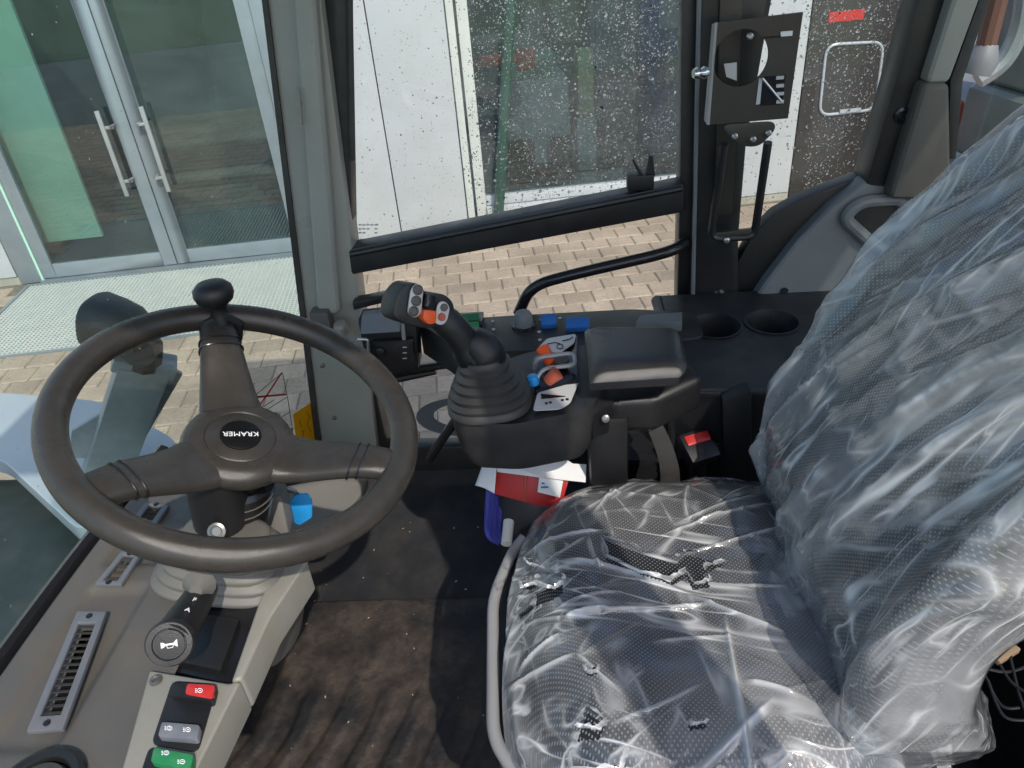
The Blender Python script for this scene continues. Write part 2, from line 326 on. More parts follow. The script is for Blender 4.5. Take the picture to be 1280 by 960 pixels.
# clear polythene film; the point attribute "fold" says how many layers are gathered there
def make_film(name, dirs, h0, h1, gain):
    m = bpy.data.materials.new(name); m.use_nodes = True; n = m.node_tree; L = n.links; n.nodes.remove(n.nodes['Principled BSDF']); M[name] = m
    def mth(op, a, bb=None, cl=False):
        q = n.nodes.new('ShaderNodeMath'); q.operation = op; q.use_clamp = cl
        for i, k in enumerate((a, bb)):
            if k is None: continue
            if isinstance(k, (int, float)): q.inputs[i].default_value = k
            else: L.new(k, q.inputs[i])
        return q.outputs[0]
    def rng(v, a, b, c, d):
        q = n.nodes.new('ShaderNodeMapRange'); q.interpolation_type = 'SMOOTHSTEP'
        for i, k in enumerate((a, b, c, d)): q.inputs[i + 1].default_value = k
        L.new(v, q.inputs[0]); return q.outputs[0]
    out = n.nodes['Material Output']; geo = n.nodes.new('ShaderNodeNewGeometry')
    def tex(vec, sc, det, rough=.55):
        t = n.nodes.new('ShaderNodeTexNoise'); t.inputs['Scale'].default_value = sc; t.inputs['Detail'].default_value = det; t.inputs['Roughness'].default_value = rough; L.new(vec, t.inputs[0]); return t
    wob = tex(geo.outputs['Position'], 5, 2); wv = n.nodes.new('ShaderNodeVectorMath'); wv.operation = 'MULTIPLY_ADD'; L.new(wob.outputs['Color'], wv.inputs[0]); wv.inputs[1].default_value = (.03, .03, .03); L.new(geo.outputs['Position'], wv.inputs[2])
    lines = None
    for k, (d, fr, al) in enumerate(dirs):
        R = V(d).normalized().rotation_difference(V((1, 0, 0))).to_euler()
        m1 = n.nodes.new('ShaderNodeMapping'); m1.inputs['Rotation'].default_value = R; L.new(wv.outputs[0], m1.inputs[0])
        m2 = n.nodes.new('ShaderNodeMapping'); m2.inputs['Scale'].default_value = (fr * .04, fr, fr); m2.inputs['Location'].default_value = (k * 7.3, k * 3.1, 0); L.new(m1.outputs[0], m2.inputs[0])
        t = tex(m2.outputs[0], 1, 1.5)
        rd = mth('SUBTRACT', 1, mth('MULTIPLY', mth('ABSOLUTE', mth('SUBTRACT', t.outputs[0], .5)), 19), True)
        rd = mth('POWER', rd, 2.2)
        mk = tex(geo.outputs['Position'], 7 + 3 * k, 2); L.new(geo.outputs['Position'], mk.inputs[0])
        rd = mth('MULTIPLY', mth('MULTIPLY', rd, rng(mk.outputs[0], .42, .66, 0, 1)), al)
        lines = rd if lines is None else mth('MAXIMUM', lines, rd)
    tr = n.nodes.new('ShaderNodeBsdfTransparent'); tr.inputs[0].default_value = (.97, .98, 1, 1)
    df = n.nodes.new('ShaderNodeBsdfDiffuse'); df.inputs[0].default_value = (.92, .93, .94, 1); tl = n.nodes.new('ShaderNodeBsdfTranslucent'); tl.inputs[0].default_value = (.92, .93, .94, 1)
    dm = n.nodes.new('ShaderNodeMixShader'); dm.inputs[0].default_value = .25; L.new(df.outputs[0], dm.inputs[1]); L.new(tl.outputs[0], dm.inputs[2])
    gl = n.nodes.new('ShaderNodeBsdfGlossy'); gl.inputs['Roughness'].default_value = .09
    fo = n.nodes.new('ShaderNodeAttribute'); fo.attribute_name = 'fold'
    tn = tex(wv.outputs[0], 8, 6, .6)
    hz = rng(tn.outputs[0], .34, .70, h0, h1)
    sm = mth('MINIMUM', mth('ADD', mth('ADD', hz, mth('MULTIPLY', fo.outputs['Fac'], gain)), mth('MULTIPLY', lines, .9)), .9)
    m1 = n.nodes.new('ShaderNodeMixShader'); L.new(sm, m1.inputs[0]); L.new(tr.outputs[0], m1.inputs[1]); L.new(dm.outputs[0], m1.inputs[2])
    bt = tex(wv.outputs[0], 30, 5)
    bp = n.nodes.new('ShaderNodeBump'); bp.inputs['Strength'].default_value = .55; bp.inputs['Distance'].default_value = .004
    L.new(mth('ADD', mth('MULTIPLY', bt.outputs[0], .8), mth('MULTIPLY', lines, .6)), bp.inputs['Height']); L.new(bp.outputs[0], gl.inputs['Normal'])
    m2 = n.nodes.new('ShaderNodeMixShader'); L.new(mth('MINIMUM', mth('MULTIPLY', schlick(n, bp.outputs[0], .06), 1.4), .8), m2.inputs[0]); L.new(m1.outputs[0], m2.inputs[1]); L.new(gl.outputs[0], m2.inputs[2]); L.new(m2.outputs[0], out.inputs[0])
make_film('film', [((1, -.25, 0), 30, 1.0), ((.75, .65, -.1), 20, .7), ((.2, -1, .2), 16, .4)], .035, .13, .75)
make_film('film_back', [((.55, -.22, 1), 24, 1.0), ((.5, .05, 1), 44, .6), ((.6, -.7, .6), 14, .4)], .04, .15, .62)

for nm, c in (('yellow_label', (.8, .5, .02)), ('red_line', (.6, .04, .03))):
    m = M[nm]; n = m.node_tree; t = n.nodes.new('ShaderNodeBsdfTranslucent'); t.inputs[0].default_value = (*c, 1); x = n.nodes.new('ShaderNodeMixShader'); x.inputs[0].default_value = .6
    o_ = n.nodes['Material Output']; n.links.new(n.nodes['Principled BSDF'].outputs[0], x.inputs[1]); n.links.new(t.outputs[0], x.inputs[2]); n.links.new(x.outputs[0], o_.inputs[0])
# each paving stone has its own tone
n = M['paver'].node_tree; b = n.nodes['Principled BSDF']; oi = n.nodes.new('ShaderNodeObjectInfo'); lk = b.inputs['Base Color'].links[0].from_socket
mr = n.nodes.new('ShaderNodeMapRange'); mr.inputs[3].default_value = .82; mr.inputs[4].default_value = 1.14; n.links.new(oi.outputs['Random'], mr.inputs[0])
sv = n.nodes.new('ShaderNodeVectorMath'); sv.operation = 'SCALE'; n.links.new(lk, sv.inputs[0]); n.links.new(mr.outputs[0], sv.inputs['Scale']); n.links.new(sv.outputs[0], b.inputs['Base Color'])

# ================================================================== GROUND AND BUILDING
GZ = -1.0
F0 = V((-4.15, 5.32, GZ)); FD = V((5.156, .74, 0)).normalized(); FN = V((-FD.y, FD.x, 0))   # facade line, FN points into the building
FR = Matrix((FD, FN, V((0, 0, 1)))).transposed()
def fc(s, z, d=0): return V((F0.x, F0.y, 0)) + FD * s + FN * d + V((0, 0, z))
def fbox(mb, s0, s1, z0, z1, d0, d1): return mb.box(fc((s0 + s1) / 2, (z0 + z1) / 2, (d0 + d1) / 2), (s1 - s0, d1 - d0, z1 - z0), FR)

g = MB().add([(-120, -120, GZ - .03), (120, -120, GZ - .03), (120, 120, GZ - .03), (-120, 120, GZ - .03)], [(0, 1, 2, 3)]).build('ground', 'far_ground', raw=True)
tag(g, kind='structure')
tag(MB().add([(-60, -60, GZ - .02), (60, -60, GZ - .02), (60, -9, GZ - .02), (-60, -9, GZ - .02)], [(0, 1, 2, 3)]).build('lawn', 'grass', raw=True), kind='structure')
js = MB(); js.add([fc(-7, GZ - .008, -6.1), fc(12, GZ - .008, -6.1), fc(12, GZ - .008, 0), fc(-7, GZ - .008, 0)], [(0, 1, 2, 3)])
pv = js.build('pavement', 'joint_sand', raw=True); tag(pv, kind='structure')
PW, PD, GAP = .195, .175, .006
def stone_mesh():
    a, b_, c = (PW - GAP) / 2, (PD - GAP) / 2, .007
    vs = []
    for (hx, hy, z) in ((a, b_, -.03), (a, b_, -c), (a - c, b_ - c, 0)): vs += [(-hx, -hy, z), (hx, -hy, z), (hx, hy, z), (-hx, hy, z)]
    fs = [(8, 9, 10, 11)]
    for k in range(2):
        for i in range(4): fs.append((k * 4 + i, k * 4 + (i + 1) % 4, k * 4 + 4 + (i + 1) % 4, k * 4 + 4 + i))
    return vs, fs
svs, sfs = stone_mesh()
sme = bpy.data.meshes.new('paving_stone'); sme.from_pydata([FR @ V(q) for q in svs], [], sfs); sme.materials.append(M['paver']); sme.update()
cand = []
for j in range(34):
    t = -.08 - PD * (j + .5)
    for i in range(-32, 56):
        s = PW * (i + .5 * (j % 2)) + .1
        if -.12 < s < 2.33 and t > -1.32: continue
        p = fc(s, GZ, t); px = proj(p); vis = px[2] > .5 and (430 < px[0] < 855 and 265 < px[1] < 570 or 0 < px[0] < 480 and 360 < px[1] < 600 or 925 < px[0] < 990 and 240 < px[1] < 310)
        cand.append((0 if vis else 1, px[2] if px[2] > 0 else 99, p))
cand.sort(key=lambda c: (c[0], c[1]))
rest = MB()
for k, (vis, dz, p) in enumerate(cand):
    jz = random.uniform(-.002, .002)
    if k < 300 and vis == 0:
        o = bpy.data.objects.new('paving_stone', sme); col.objects.link(o); o.parent = pv; o.location = p + V((0, 0, jz)) - ORG[pv.name]
        o.rotation_euler = (random.uniform(-.006, .006), random.uniform(-.006, .006), random.uniform(-.01, .01))
    else: rest.add([p + V((0, 0, jz)) + FR @ V(q) for q in svs], sfs)
tag(rest.build('paving_field', 'paver', pv, smooth=False, raw=True), kind='stuff')

bl = thing('showroom_building', fc(3, GZ, .2), 'white clad showroom building with glazed double doors and a wide shop window', 'building')
# cladding panels with shadow-gap joints
def panels(s_list, z0=GZ + .06, z1=3.2, name='cladding_panel'):
    for s0, s1 in s_list: fbox(MB(), s0 + .004, s1 - .004, z0, z1, -.03, .03).build(name, 'cladding', bl, bevel=.006)
panels([(-2.6, -1.6), (-1.6, -.6), (-.6, -.17)]); panels([(2.26, 2.89), (2.89, 3.44)]); panels([(5.62, 6.12)])
panels([(7.9, 9.4), (9.4, 10.9)])
fbox(MB(), -6, -.17, GZ - .02, GZ + .055, -.02, .05).build('plinth', 'concrete', bl); fbox(MB(), 2.26, 6.12, GZ - .02, GZ + .055, -.02, .05).build('plinth', 'concrete', bl)
fbox(MB(), -.17, 10.9, 2.0, 3.2, .035, .2).build('upper_wall', 'cladding', bl)
fbox(MB(), -6, -2.604, GZ + .06, 3.2, -.03, .03).build('cladding_panel', 'cladding', bl)
fr = MB(); fbox(fr, -.16, .0, GZ, 1.6, -.035, .06); fbox(fr, 2.12, 2.25, GZ, 1.6, -.035, .06); fbox(fr, .0, 2.12, 1.45, 1.6, -.035, .06)
fr.build('door_frame', 'door_alu', bl, bevel=.004)
fbox(MB(), -.004, .018, GZ + .01, 1.45, -.03, .03).build('edge_gasket', 'mint', bl)
fbox(MB(), .0, 2.12, GZ - .02, GZ + .012, -.06, .06).build('threshold', 'door_alu', bl)
for k, (a, b_, hs) in enumerate(((.02, 1.068, .905), (1.076, 2.115, 1.215))):
    dr = MB()
    fbox(dr, a, a + .1, GZ + .02, 1.44, -.02, .02); fbox(dr, b_ - .1, b_, GZ + .02, 1.44, -.02, .02)
    fbox(dr, a + .1, b_ - .1, GZ + .02, GZ + .13, -.02, .02); fbox(dr, a + .1, b_ - .1, 1.34, 1.44, -.02, .02)
    leaf = dr.build('door_leaf', 'door_alu', bl, bevel=.004)
    gp = fbox(MB(), a + .102, b_ - .102, GZ + .131, 1.339, -.004, .004).build('pane', 'shop_glass', leaf)
    h = MB(); s_ = hs + (.0 if k else .0)
    fbox(h, s_ - .016, s_ + .016, -.38, .24, -.095, -.075)
    for zz in (-.27, .12): fbox(h, s_ + (.016 if k == 0 else -.07), s_ + (.07 if k == 0 else -.016), zz - .012, zz + .012, -.09, -.08); fbox(h, s_ + (.05 if k == 0 else -.07), s_ + (.07 if k == 0 else -.05), zz - .012, zz + .012, -.09, -.02)
    h.build('handle', 'silver_tube', leaf, bevel=.004)
# shop window
for a_, b_, c_ in ((3.445, 3.5, -.045), (3.52, 3.6, -.03), (5.54, 5.61, -.03)): fbox(MB(), a_, b_, GZ + .06, 2, c_, .05).build('window_frame', 'cladding_trim', bl, bevel=.006)
sl_ = MB(); fbox(sl_, 3.6, 5.54, GZ + .06, GZ + .22, -.07, .05); fbox(sl_, 3.6, 5.54, GZ + .225, GZ + .3, -.035, .05); sl_.build('window_sill', 'cladding', bl, bevel=.008)
fbox(MB(), 3.601, 5.539, GZ + .301, 2.0, .005, .013).build('pane', 'shop_glass_2', bl)
# interior
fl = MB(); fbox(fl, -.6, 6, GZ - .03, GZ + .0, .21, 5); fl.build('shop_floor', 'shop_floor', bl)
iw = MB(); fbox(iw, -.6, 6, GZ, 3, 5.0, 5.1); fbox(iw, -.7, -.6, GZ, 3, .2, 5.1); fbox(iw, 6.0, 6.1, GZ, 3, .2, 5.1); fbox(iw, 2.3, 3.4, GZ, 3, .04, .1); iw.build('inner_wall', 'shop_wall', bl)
fbox(MB(), .04, .5, GZ + .25, 2.2, .16, .2).build('screen_panel', 'mint', bl, bevel=.004)
# dark sliding gate with a rounded white window outline
gt = thing('sliding_gate', fc(6.5, GZ, .02), 'dark brown gate with a white rounded outline and a red strip', 'gate')
fbox(MB(), 6.13, 7.05, GZ + .01, 1.4, -.02, .03).build('leaf', 'brown_gate', gt, bevel=.004)
rr = rloop([fc(6.27, .18, -.03), fc(6.72, .16, -.03), fc(6.745, -.34, -.03), fc(6.29, -.34, -.03)], .09)
MB().tube(rr, .011, 8, closed=True).build('window_outline', 'white_paint', gt)
lp = MB(); lp.prism([q + FN * .004 for q in rr], FN * .006); lp.build('window_panel', 'brown_gate', gt)
fbox(MB(), 6.45, 6.62, -.335, -.31, -.05, -.03).build('handle', 'white_paint', gt)
fbox(MB(), 6.26, 6.53, .33, .4, -.026, -.021).build('red_strip', 'red_switch', gt)
fbox(MB(), 5.75, 7.05, 1.02, 1.3, -.045, -.021).build('lintel', 'cladding_trim', gt)
# things in and behind the shop
def shop(name, label, cat, parts):
    c = parts[0]; t = thing(name, fc((c[1] + c[2]) / 2, c[3], (c[5] + c[6]) / 2), label, cat)
    for nm, s0, s1, z0, z1, d0, d1, mt in parts: fbox(MB(), s0, s1, z0, z1, d0, d1).build(nm, mt, t, bevel=.02)
shop('blue_dispenser', 'blue upright drinks dispenser behind the wet shop window', 'dispenser', [('body', 5.4, 5.8, GZ, 1.6, 1.7, 2.2, 'shop_blue'), ('front_panel', 5.45, 5.75, .15, .6, 1.67, 1.7, 'white_print'), ('tray', 5.45, 5.75, -.3, -.1, 1.6, 1.7, 'shop_grey')])
shop('orange_machine', 'low machine with a slim orange boom inside the shop window', 'machine', [('boom', 3.62, 4.12, .12, .2, .8, .9, 'shop_red'), ('boom_head', 4.0, 4.16, .06, .22, .78, .92, 'shop_red'), ('body', 3.9, 4.5, -.85, -.1, 1.2, 1.8, 'shop_grey'), ('hood', 3.95, 4.4, -.1, .1, 1.25, 1.7, 'shop_green'), ('wheel', 3.9, 4.15, -1.0, -.6, 1.1, 1.2, 'tyre'), ('wheel', 4.3, 4.5, -1.0, -.6, 1.1, 1.2, 'tyre')])
shop('display_rack', 'tan shelving rack with goods deep inside the shop', 'rack', [('upright', 4.5, 4.9, GZ, 1.9, 2.6, 3.0, 'shop_tan'), ('goods_box', 4.55, 4.8, .0, .5, 2.4, 2.6, 'shop_yellow'), ('goods_box', 4.6, 4.85, -.6, -.2, 2.4, 2.6, 'shop_green')])
shop('grey_cabinet', 'grey cabinet beside the tan rack inside the shop', 'cabinet', [('body', 4.95, 5.7, GZ, 1.3, 2.5, 3.1, 'shop_grey'), ('door', 5.0, 5.3, GZ + .1, 1.2, 2.47, 2.5, 'shop_grey'), ('door', 5.34, 5.66, GZ + .1, 1.2, 2.47, 2.5, 'shop_grey')])
shop('yellow_sack', 'small pale yellow sack on a stand in the shop', 'sack', [('bag', 4.6, 4.75, -.5, .1, 1.3, 1.45, 'shop_yellow'), ('stand', 4.58, 4.77, GZ, -.5, 1.3, 1.47, 'shop_grey')])
lb = MB().tube([fc(3.66, GZ + .0, -.12), fc(4.06, 1.8, -.09)], .042, 10); tag(lb.build('leaning_post', 'frame_green', None), 'dark green post leaning against the shop window', 'post')
# things beyond the gate
rc = thing('parked_vehicle', fc(7.6, GZ, -.8), 'grey and red vehicle parked beyond the dark gate', 'vehicle')
fbox(MB(), 7.1, 7.3, -.6, -.25, -.34, -.12).build('front_panel', 'dusty_red', rc, bevel=.06, seg=3); fbox(MB(), 7.2, 9.2, -.62, -.1, -1.09, -.4).build('body', 'vehicle_grey', rc, bevel=.08, seg=3); fbox(MB(), 7.1, 9.3, GZ + .1, -.63, -1.12, -.38).build('skirt', 'vehicle_grey', rc, bevel=.04)
fbox(MB(), 7.25, 8.9, -.1, .6, -1.05, -.45).build('cabin', 'vehicle_grey', rc, bevel=.08, seg=3)
for s_ in (7.6, 8.8): MB().lathe([(.24, 0), (.28, .03), (.28, .17), (.24, .2)], fc(s_, GZ + .28, -1.16), FN, 24).build('wheel', 'tyre', rc)
# steel doormat grating
gm = thing('doormat_grating', fc(1.1, GZ, -.7), 'galvanised steel grating mat set before the glass doors', 'doormat')
fm = MB(); fbox(fm, -.1, -.07, GZ - .03, GZ + .006, -1.31, -.07); fbox(fm, 2.28, 2.31, GZ - .03, GZ + .006, -1.31, -.07); fbox(fm, -.07, 2.28, GZ - .03, GZ + .006, -1.31, -1.28); fbox(fm, -.07, 2.28, GZ - .03, GZ + .006, -.1, -.07)
fm.build('frame', 'galv', gm)
br = MB()
for i in range(76): s_ = -.07 + 2.35 * (i + .5) / 76; fbox(br, s_ - .0045, s_ + .0045, GZ - .025, GZ + .003, -1.28, -.1)
for i in range(36): d_ = -1.28 + 1.18 * (i + .5) / 36; fbox(br, -.07, 2.28, GZ - .012, GZ + .001, d_ - .003, d_ + .003)
tag(br.build('grating_bars', 'cladding_trim', gm, smooth=False, raw=True), kind='stuff')
fbox(MB(), -.07, 2.28, GZ - .03, GZ - .02, -1.28, -.1).build('tray', 'door_alu', gm)
tag(fbox(MB(), -2.4, -.12, GZ - .02, GZ + .001, -1.1, -1.02).build('kerb_strip', 'concrete'), kind='structure')

# ================================================================== LOADER FRONT, SEEN THROUGH THE WINDSHIELD
hd = thing('front_fender', at(60, 560, z=.2), 'white painted front fender of the loader outside the windshield', 'fender')
lp = [at(-150, 470, z=.2), at(0, 490, z=.2), at(125, 500, z=.2), at(215, 545, z=.2), at(235, 575, z=.2), at(160, 640, z=.2), at(100, 665, z=.2), at(0, 572, z=.2), at(-150, 480, z=.2) + V((.1, -.3, 0))]
MB().prism(rloop(lp, .05), (0, 0, -.05)).build('shell', 'white_paint', hd, bevel=.02, seg=3)
ch = thing('front_chassis', at(0, 700, z=.05), 'dark chassis deck and tyre in front of the cab', 'chassis')
dk = MB(); dk.box((-1.35, .7, .03), (1.25, 1.5, .12)); dk.box((-1.1, .5, -.2), (.6, .9, .3)); dk.build('deck', 'dark_chassis', ch, bevel=.02)
MB().lathe([(.3, 0), (.42, .02), (.45, .08), (.45, .3), (.42, .36), (.3, .38)], (-1.35, .75, -.55), (0, 1, 0), 36).build('tyre', 'tyre', ch)
MB().tube(spline([(-.8, .3, .11), (-.86, .6, .12), (-.84, .85, .11), (-.95, 1.05, .11)]), .018).build('hose', 'rubber', ch)
for p in ((-.78, .75), (-.82, .5)): MB().lathe([(.016, 0), (.016, .012), (.008, .016)], (p[0], p[1], .091), (0, 0, 1), 6).build('bolt', 'chrome', ch)
lm = thing('front_headlight', at(140, 590, z=.2), 'black headlight housing on a galvanised bracket in front of the cab', 'headlight')
B0 = at(133, 590, z=.2); T0 = at(178, 462, z=.5); ax = (T0 - B0).normalized(); sd_ = V((.96, .28, 0)); sd_ = (sd_ - ax * sd_.dot(ax)).normalized(); nn_ = ax.cross(sd_)
Rb = Matrix((sd_, nn_, ax)).transposed(); Lb = (T0 - B0).length
MB().box((B0 + T0) / 2, (.098, .06, Lb + .04), Rb).build('bracket_beam', 'galv', lm, bevel=.006)
MB().prism([B0 + sd_ * .045 + ax * .02 + nn_ * .02, T0 + sd_ * .045 + nn_ * .02, T0 + sd_ * .085 - ax * .03 + nn_ * .03, B0 + sd_ * .06 + ax * .1 + nn_ * .03], nn_ * .01).build('side_plate', 'galv', lm, bevel=.002)
MB().prism([B0 - sd_ * .046 + ax * .03 + nn_ * .01, B0 - sd_ * .046 + ax * .2 + nn_ * .01, B0 - sd_ * .09 + ax * .1 + nn_ * .03, B0 - sd_ * .08 + nn_ * .03], nn_ * .008).build('side_plate', 'galv', lm, bevel=.002)
MB().box(T0 + ax * .02 + nn_ * -.0, (.12, .05, .035), Rb).build('clamp', 'galv', lm, bevel=.006)
LH = at(160, 412, z=.62); la = V((-.75, .1, .25)).normalized()
MB().lathe([(.02, -.035), (.035, -.03), (.046, -.01), (.052, .025), (.054, .06), (.049, .072)], LH, la, 24, sq=2.8).build('lamp_housing', 'rubber', lm)
MB().lathe([(.047, .068), (.04, .075), (.02, .079)], LH, la, 24, sq=2.8).build('lens', 'chrome', lm)
MB().tube(spline([T0 + ax * .02, T0 + ax * .07 - sd_ * .01, LH - V((0, 0, .05))]), .034, 10).build('swivel_mount', 'black_plastic', lm)

# ================================================================== CAB SHELL
fo = MB()
fo.add([(-.8, .02, 0), (.95, .02, 0), (.95, 1.12, 0), (-.8, 1.12, 0), (.95, 1.27, .045), (-.8, 1.27, .045), (.95, 1.385, .075), (-.8, 1.385, .075),
        (-.8, .02, -.12), (.95, .02, -.12), (.95, 1.46, -.12), (-.8, 1.46, -.12), (.95, 1.40, .12), (-.8, 1.40, .12), (.95, 1.46, .12), (-.8, 1.46, .12)],
       [(0, 1, 2, 3), (3, 2, 4, 5), (5, 4, 6, 7), (7, 6, 12, 13), (13, 12, 14, 15), (15, 14, 10, 11), (11, 10, 9, 8), (8, 9, 1, 0), (0, 3, 5, 7, 13, 15, 11, 8), (1, 9, 10, 14, 12, 6, 4, 2)])
tag(fo.build('cab_floor', 'carpet', bevel=.012), kind='structure')
tag(MB().box((-.7, .75, .12), (.1, 1.2, .24)).build('cab_front_bulkhead', 'black_plastic', bevel=.01), kind='structure')
rf_ = tag(MB().box((.12, .745, 1.75), (1.8, 1.49, .07)).build('cab_roof', 'headliner', bevel=.03), kind='structure')

# floor mat with long ribs under dried mud
RIB = []
def matf(u, v):
    x = -.74 + .68 * u; y = .3 + .79 * v
    rib = 0; xx = x + .05 * math.sin(y * 5 + .6) - (y - .7) * .2 + .012 * noise.noise(V((x * 8, y * 8, 5)))
    ph = (xx * 14.5) % 1.0
    rib = .0045 * smooth01(min(ph, 1 - ph) * 5 - .9) * smooth01((.98 - y) * 7 + .9 * noise.noise(V((x * 9, y * 6, 0))))
    RIB.append(rib / .0045)
    z = .006 + rib + .003 * noise.noise(V((x * 9, y * 9, 1))) + .0012 * noise.noise(V((x * 60, y * 40, 3)))
    if v > .995 or u < .004 or u > .996: z = .002
    return V((x, y, z))
fmt = MB().grid(matf, 200, 150).build('floor_mat', 'mud_mat', raw=True)
ra_ = fmt.data.attributes.new('rib', 'FLOAT', 'POINT'); ra_.data.foreach_set('value', RIB)
tag(fmt, 'worn ribbed black floor mat caked with brown mud', 'floor mat')
cr = MB()
for k in range(90):
    x, y = random.uniform(-.7, -.1), random.uniform(.45, 1.3); s = random.uniform(.0008, .0024); z = .012 if y < 1.09 else .012 + (y - 1.12) * .3
    cr.box((x, y, z), (s, s * random.uniform(.7, 2.5), s * .6), Matrix.Rotation(random.random() * 3, 3, 'Z'))
tag(tag(cr.build('mud_crumbs', 'concrete', smooth=False), 'pale crumbs of dirt scattered over the cab floor', 'dirt'), kind='stuff')

def ext_line(a, b, z):
    return a + (b - a) * ((z - a.z) / (b.z - a.z))
def strip(mb, La, Lb, Ra, Rb, z0, z1, dy):
    mb.prism([ext_line(La, Lb, z0), ext_line(Ra, Rb, z0), ext_line(Ra, Rb, z1), ext_line(La, Lb, z1)], (0, dy, 0)); return mb
# right A pillar
yA = 1.38
pa = thing('front_cab_pillar', at(430, 560, y=yA), 'olive grey cab pillar between the windshield and the side door', 'pillar')
La, Lb, Ra, Rb = at(332, 0, y=yA), at(398, 545, y=yA), at(402, 0, y=yA), at(472, 560, y=yA)
strip(MB(), La, Lb, Ra, Rb, .12, 1.72, .07).build('post', 'pillar_olive', pa, bevel=.012)
La, Lb, Ra, Rb = at(366, 0, y=yA - .028), at(396, 390, y=yA - .028), at(394, 0, y=yA - .028), at(424, 390, y=yA - .028)
strip(MB(), La, Lb, Ra, Rb, at(410, 395, y=yA - .028).z, 1.70, .035).build('rounded_rib', 'pillar_olive', pa, bevel=.014, seg=3)
La, Lb, Ra, Rb = at(327, 0, y=yA - .004), at(393, 545, y=yA - .004), at(334, 0, y=yA - .004), at(400, 545, y=yA - .004)
strip(MB(), La, Lb, Ra, Rb, .12, 1.70, .02).build('glass_seal', 'rubber', pa)
MB().box(at(403, 400, y=yA - .03), (.04, .035, .05)).build('connector', 'dash_grey', pa, bevel=.006)
MB().lathe([(.016, 0), (.016, .02), (.012, .026)], at(428, 415, y=yA - .03), (0, -.3, 1), 12).build('cap', 'panel_beige', pa, bevel=.002)
for p in ((378, 128), (403, 457), (418, 522)): MB().lathe([(.005, 0), (.005, .003), (.003, .004)], at(*p, y=yA - .001), (0, -1, 0), 10).build('screw', 'screw', pa)
MB().tube([at(372, 110, y=yA - .035), at(376, 155, y=yA - .035)], .004).build('clip', 'panel_beige', pa)

# windshield, gently curved
def wsx(y, z): return -.672 + .115 * (max(0, y - .5) / .9) ** 2 + .13 * (z - .6)
ws = thing('windshield', (-.68, .7, .2), 'large curved clear windshield with drops and warning stickers', 'windshield')
wg = MB().grid(lambda u, v: V((wsx(-.05 + 1.47 * u, .2 + 1.48 * v), -.05 + 1.47 * u, .2 + 1.48 * v)), 40, 12)
wg.build('glass', 'screen_glass', ws, raw=True, solid=.006)
def on_ws(px, py, off=.006):
    d = ray(px, py); t = .5
    for _ in range(40):
        p = CAM + d * t; e = p.x - wsx(p.y, p.z) - off; t += e / -d.x
    return CAM + d * t
# pictogram sticker: outline frame, rules, red cross, figure strokes and a yellow notice
def strokes(name, mt, lines, r=.0007, off=.005):
    mb = MB()
    for l in lines: mb.tube([on_ws(*p, off=off) for p in l], r, 4)
    mb.build(name, mt, ws, smooth=False)
strokes('red_cross', 'red_line', [[(316, 518), (335, 492), (352, 466)], [(314, 497), (335, 495), (357, 493)]], .002)
strokes('sticker_lines', 'print_black', [[(312, 500), (353, 466)], [(353, 466), (360, 500), (366, 540)], [(320, 520), (358, 497)], [(322, 540), (362, 515)], [(335, 552), (366, 535)], [(318, 505), (333, 512)], [(330, 508), (342, 500)]], .0008)
fg = []
for k in range(7): a = k * .9; fg.append([(345 + 7 * math.cos(a), 524 + 9 * math.sin(a)), (345 + 5 * math.cos(a + .8), 524 + 7 * math.sin(a + .8))])
strokes('sticker_figure', 'print_black', fg, .0011)
def on_ws_poly(name, mt, pts, off):
    MB().prism([on_ws(*p, off=off) for p in pts], (.0006, 0, 0)).build(name, mt, ws, smooth=False)
on_ws_poly('yellow_notice', 'yellow_label', [(366, 518), (389, 503), (398, 550), (371, 557)], .005)
strokes('notice_print', 'print_black', [[(383, 514), (387, 522), (384, 530), (389, 540)], [(374, 526), (377, 534)], [(376, 540), (380, 538), (378, 548)]], .0007, .0065)

# rain drops
def drop_field(name, pts, parent, nrm):
    mb = MB()
    for p, r in pts:
        nq = V(nrm); u = nq.orthogonal().normalized(); b_ = nq.cross(u); vs = []; sxx = random.uniform(.8, 1.25); h = random.uniform(.35, .6)
        for (rr_, hh) in ((1, 0), (.78, .6), (.3, .95)):
            for k in range(6): a = math.pi / 3 * k; vs.append(p + (u * math.cos(a) * sxx + b_ * math.sin(a)) * rr_ * r + nq * (hh * r * h))
        fs = [tuple(range(5, -1, -1)), (12, 13, 14, 15, 16, 17)]
        for j in range(2):
            for k in range(6): fs.append((j * 6 + k, j * 6 + (k + 1) % 6, j * 6 + 6 + (k + 1) % 6, j * 6 + 6 + k))
        mb.add(vs, fs)
    o = mb.build(name, 'water_drop', parent, raw=True, ang=180); tag(o, kind='stuff'); return o
pts = []
for k in range(1100):
    y = random.uniform(.3, 1.36); z = random.uniform(.3, 1.5); dens = .25 + .75 * smooth01((y - .9) / .4)
    if random.random() > dens: continue
    pts.append((V((wsx(y, z) - .003, y, z)), random.choice((.0006, .0008, .001, .0014))))
drop_field('rain_drops', pts, ws, (-1, 0, .1))

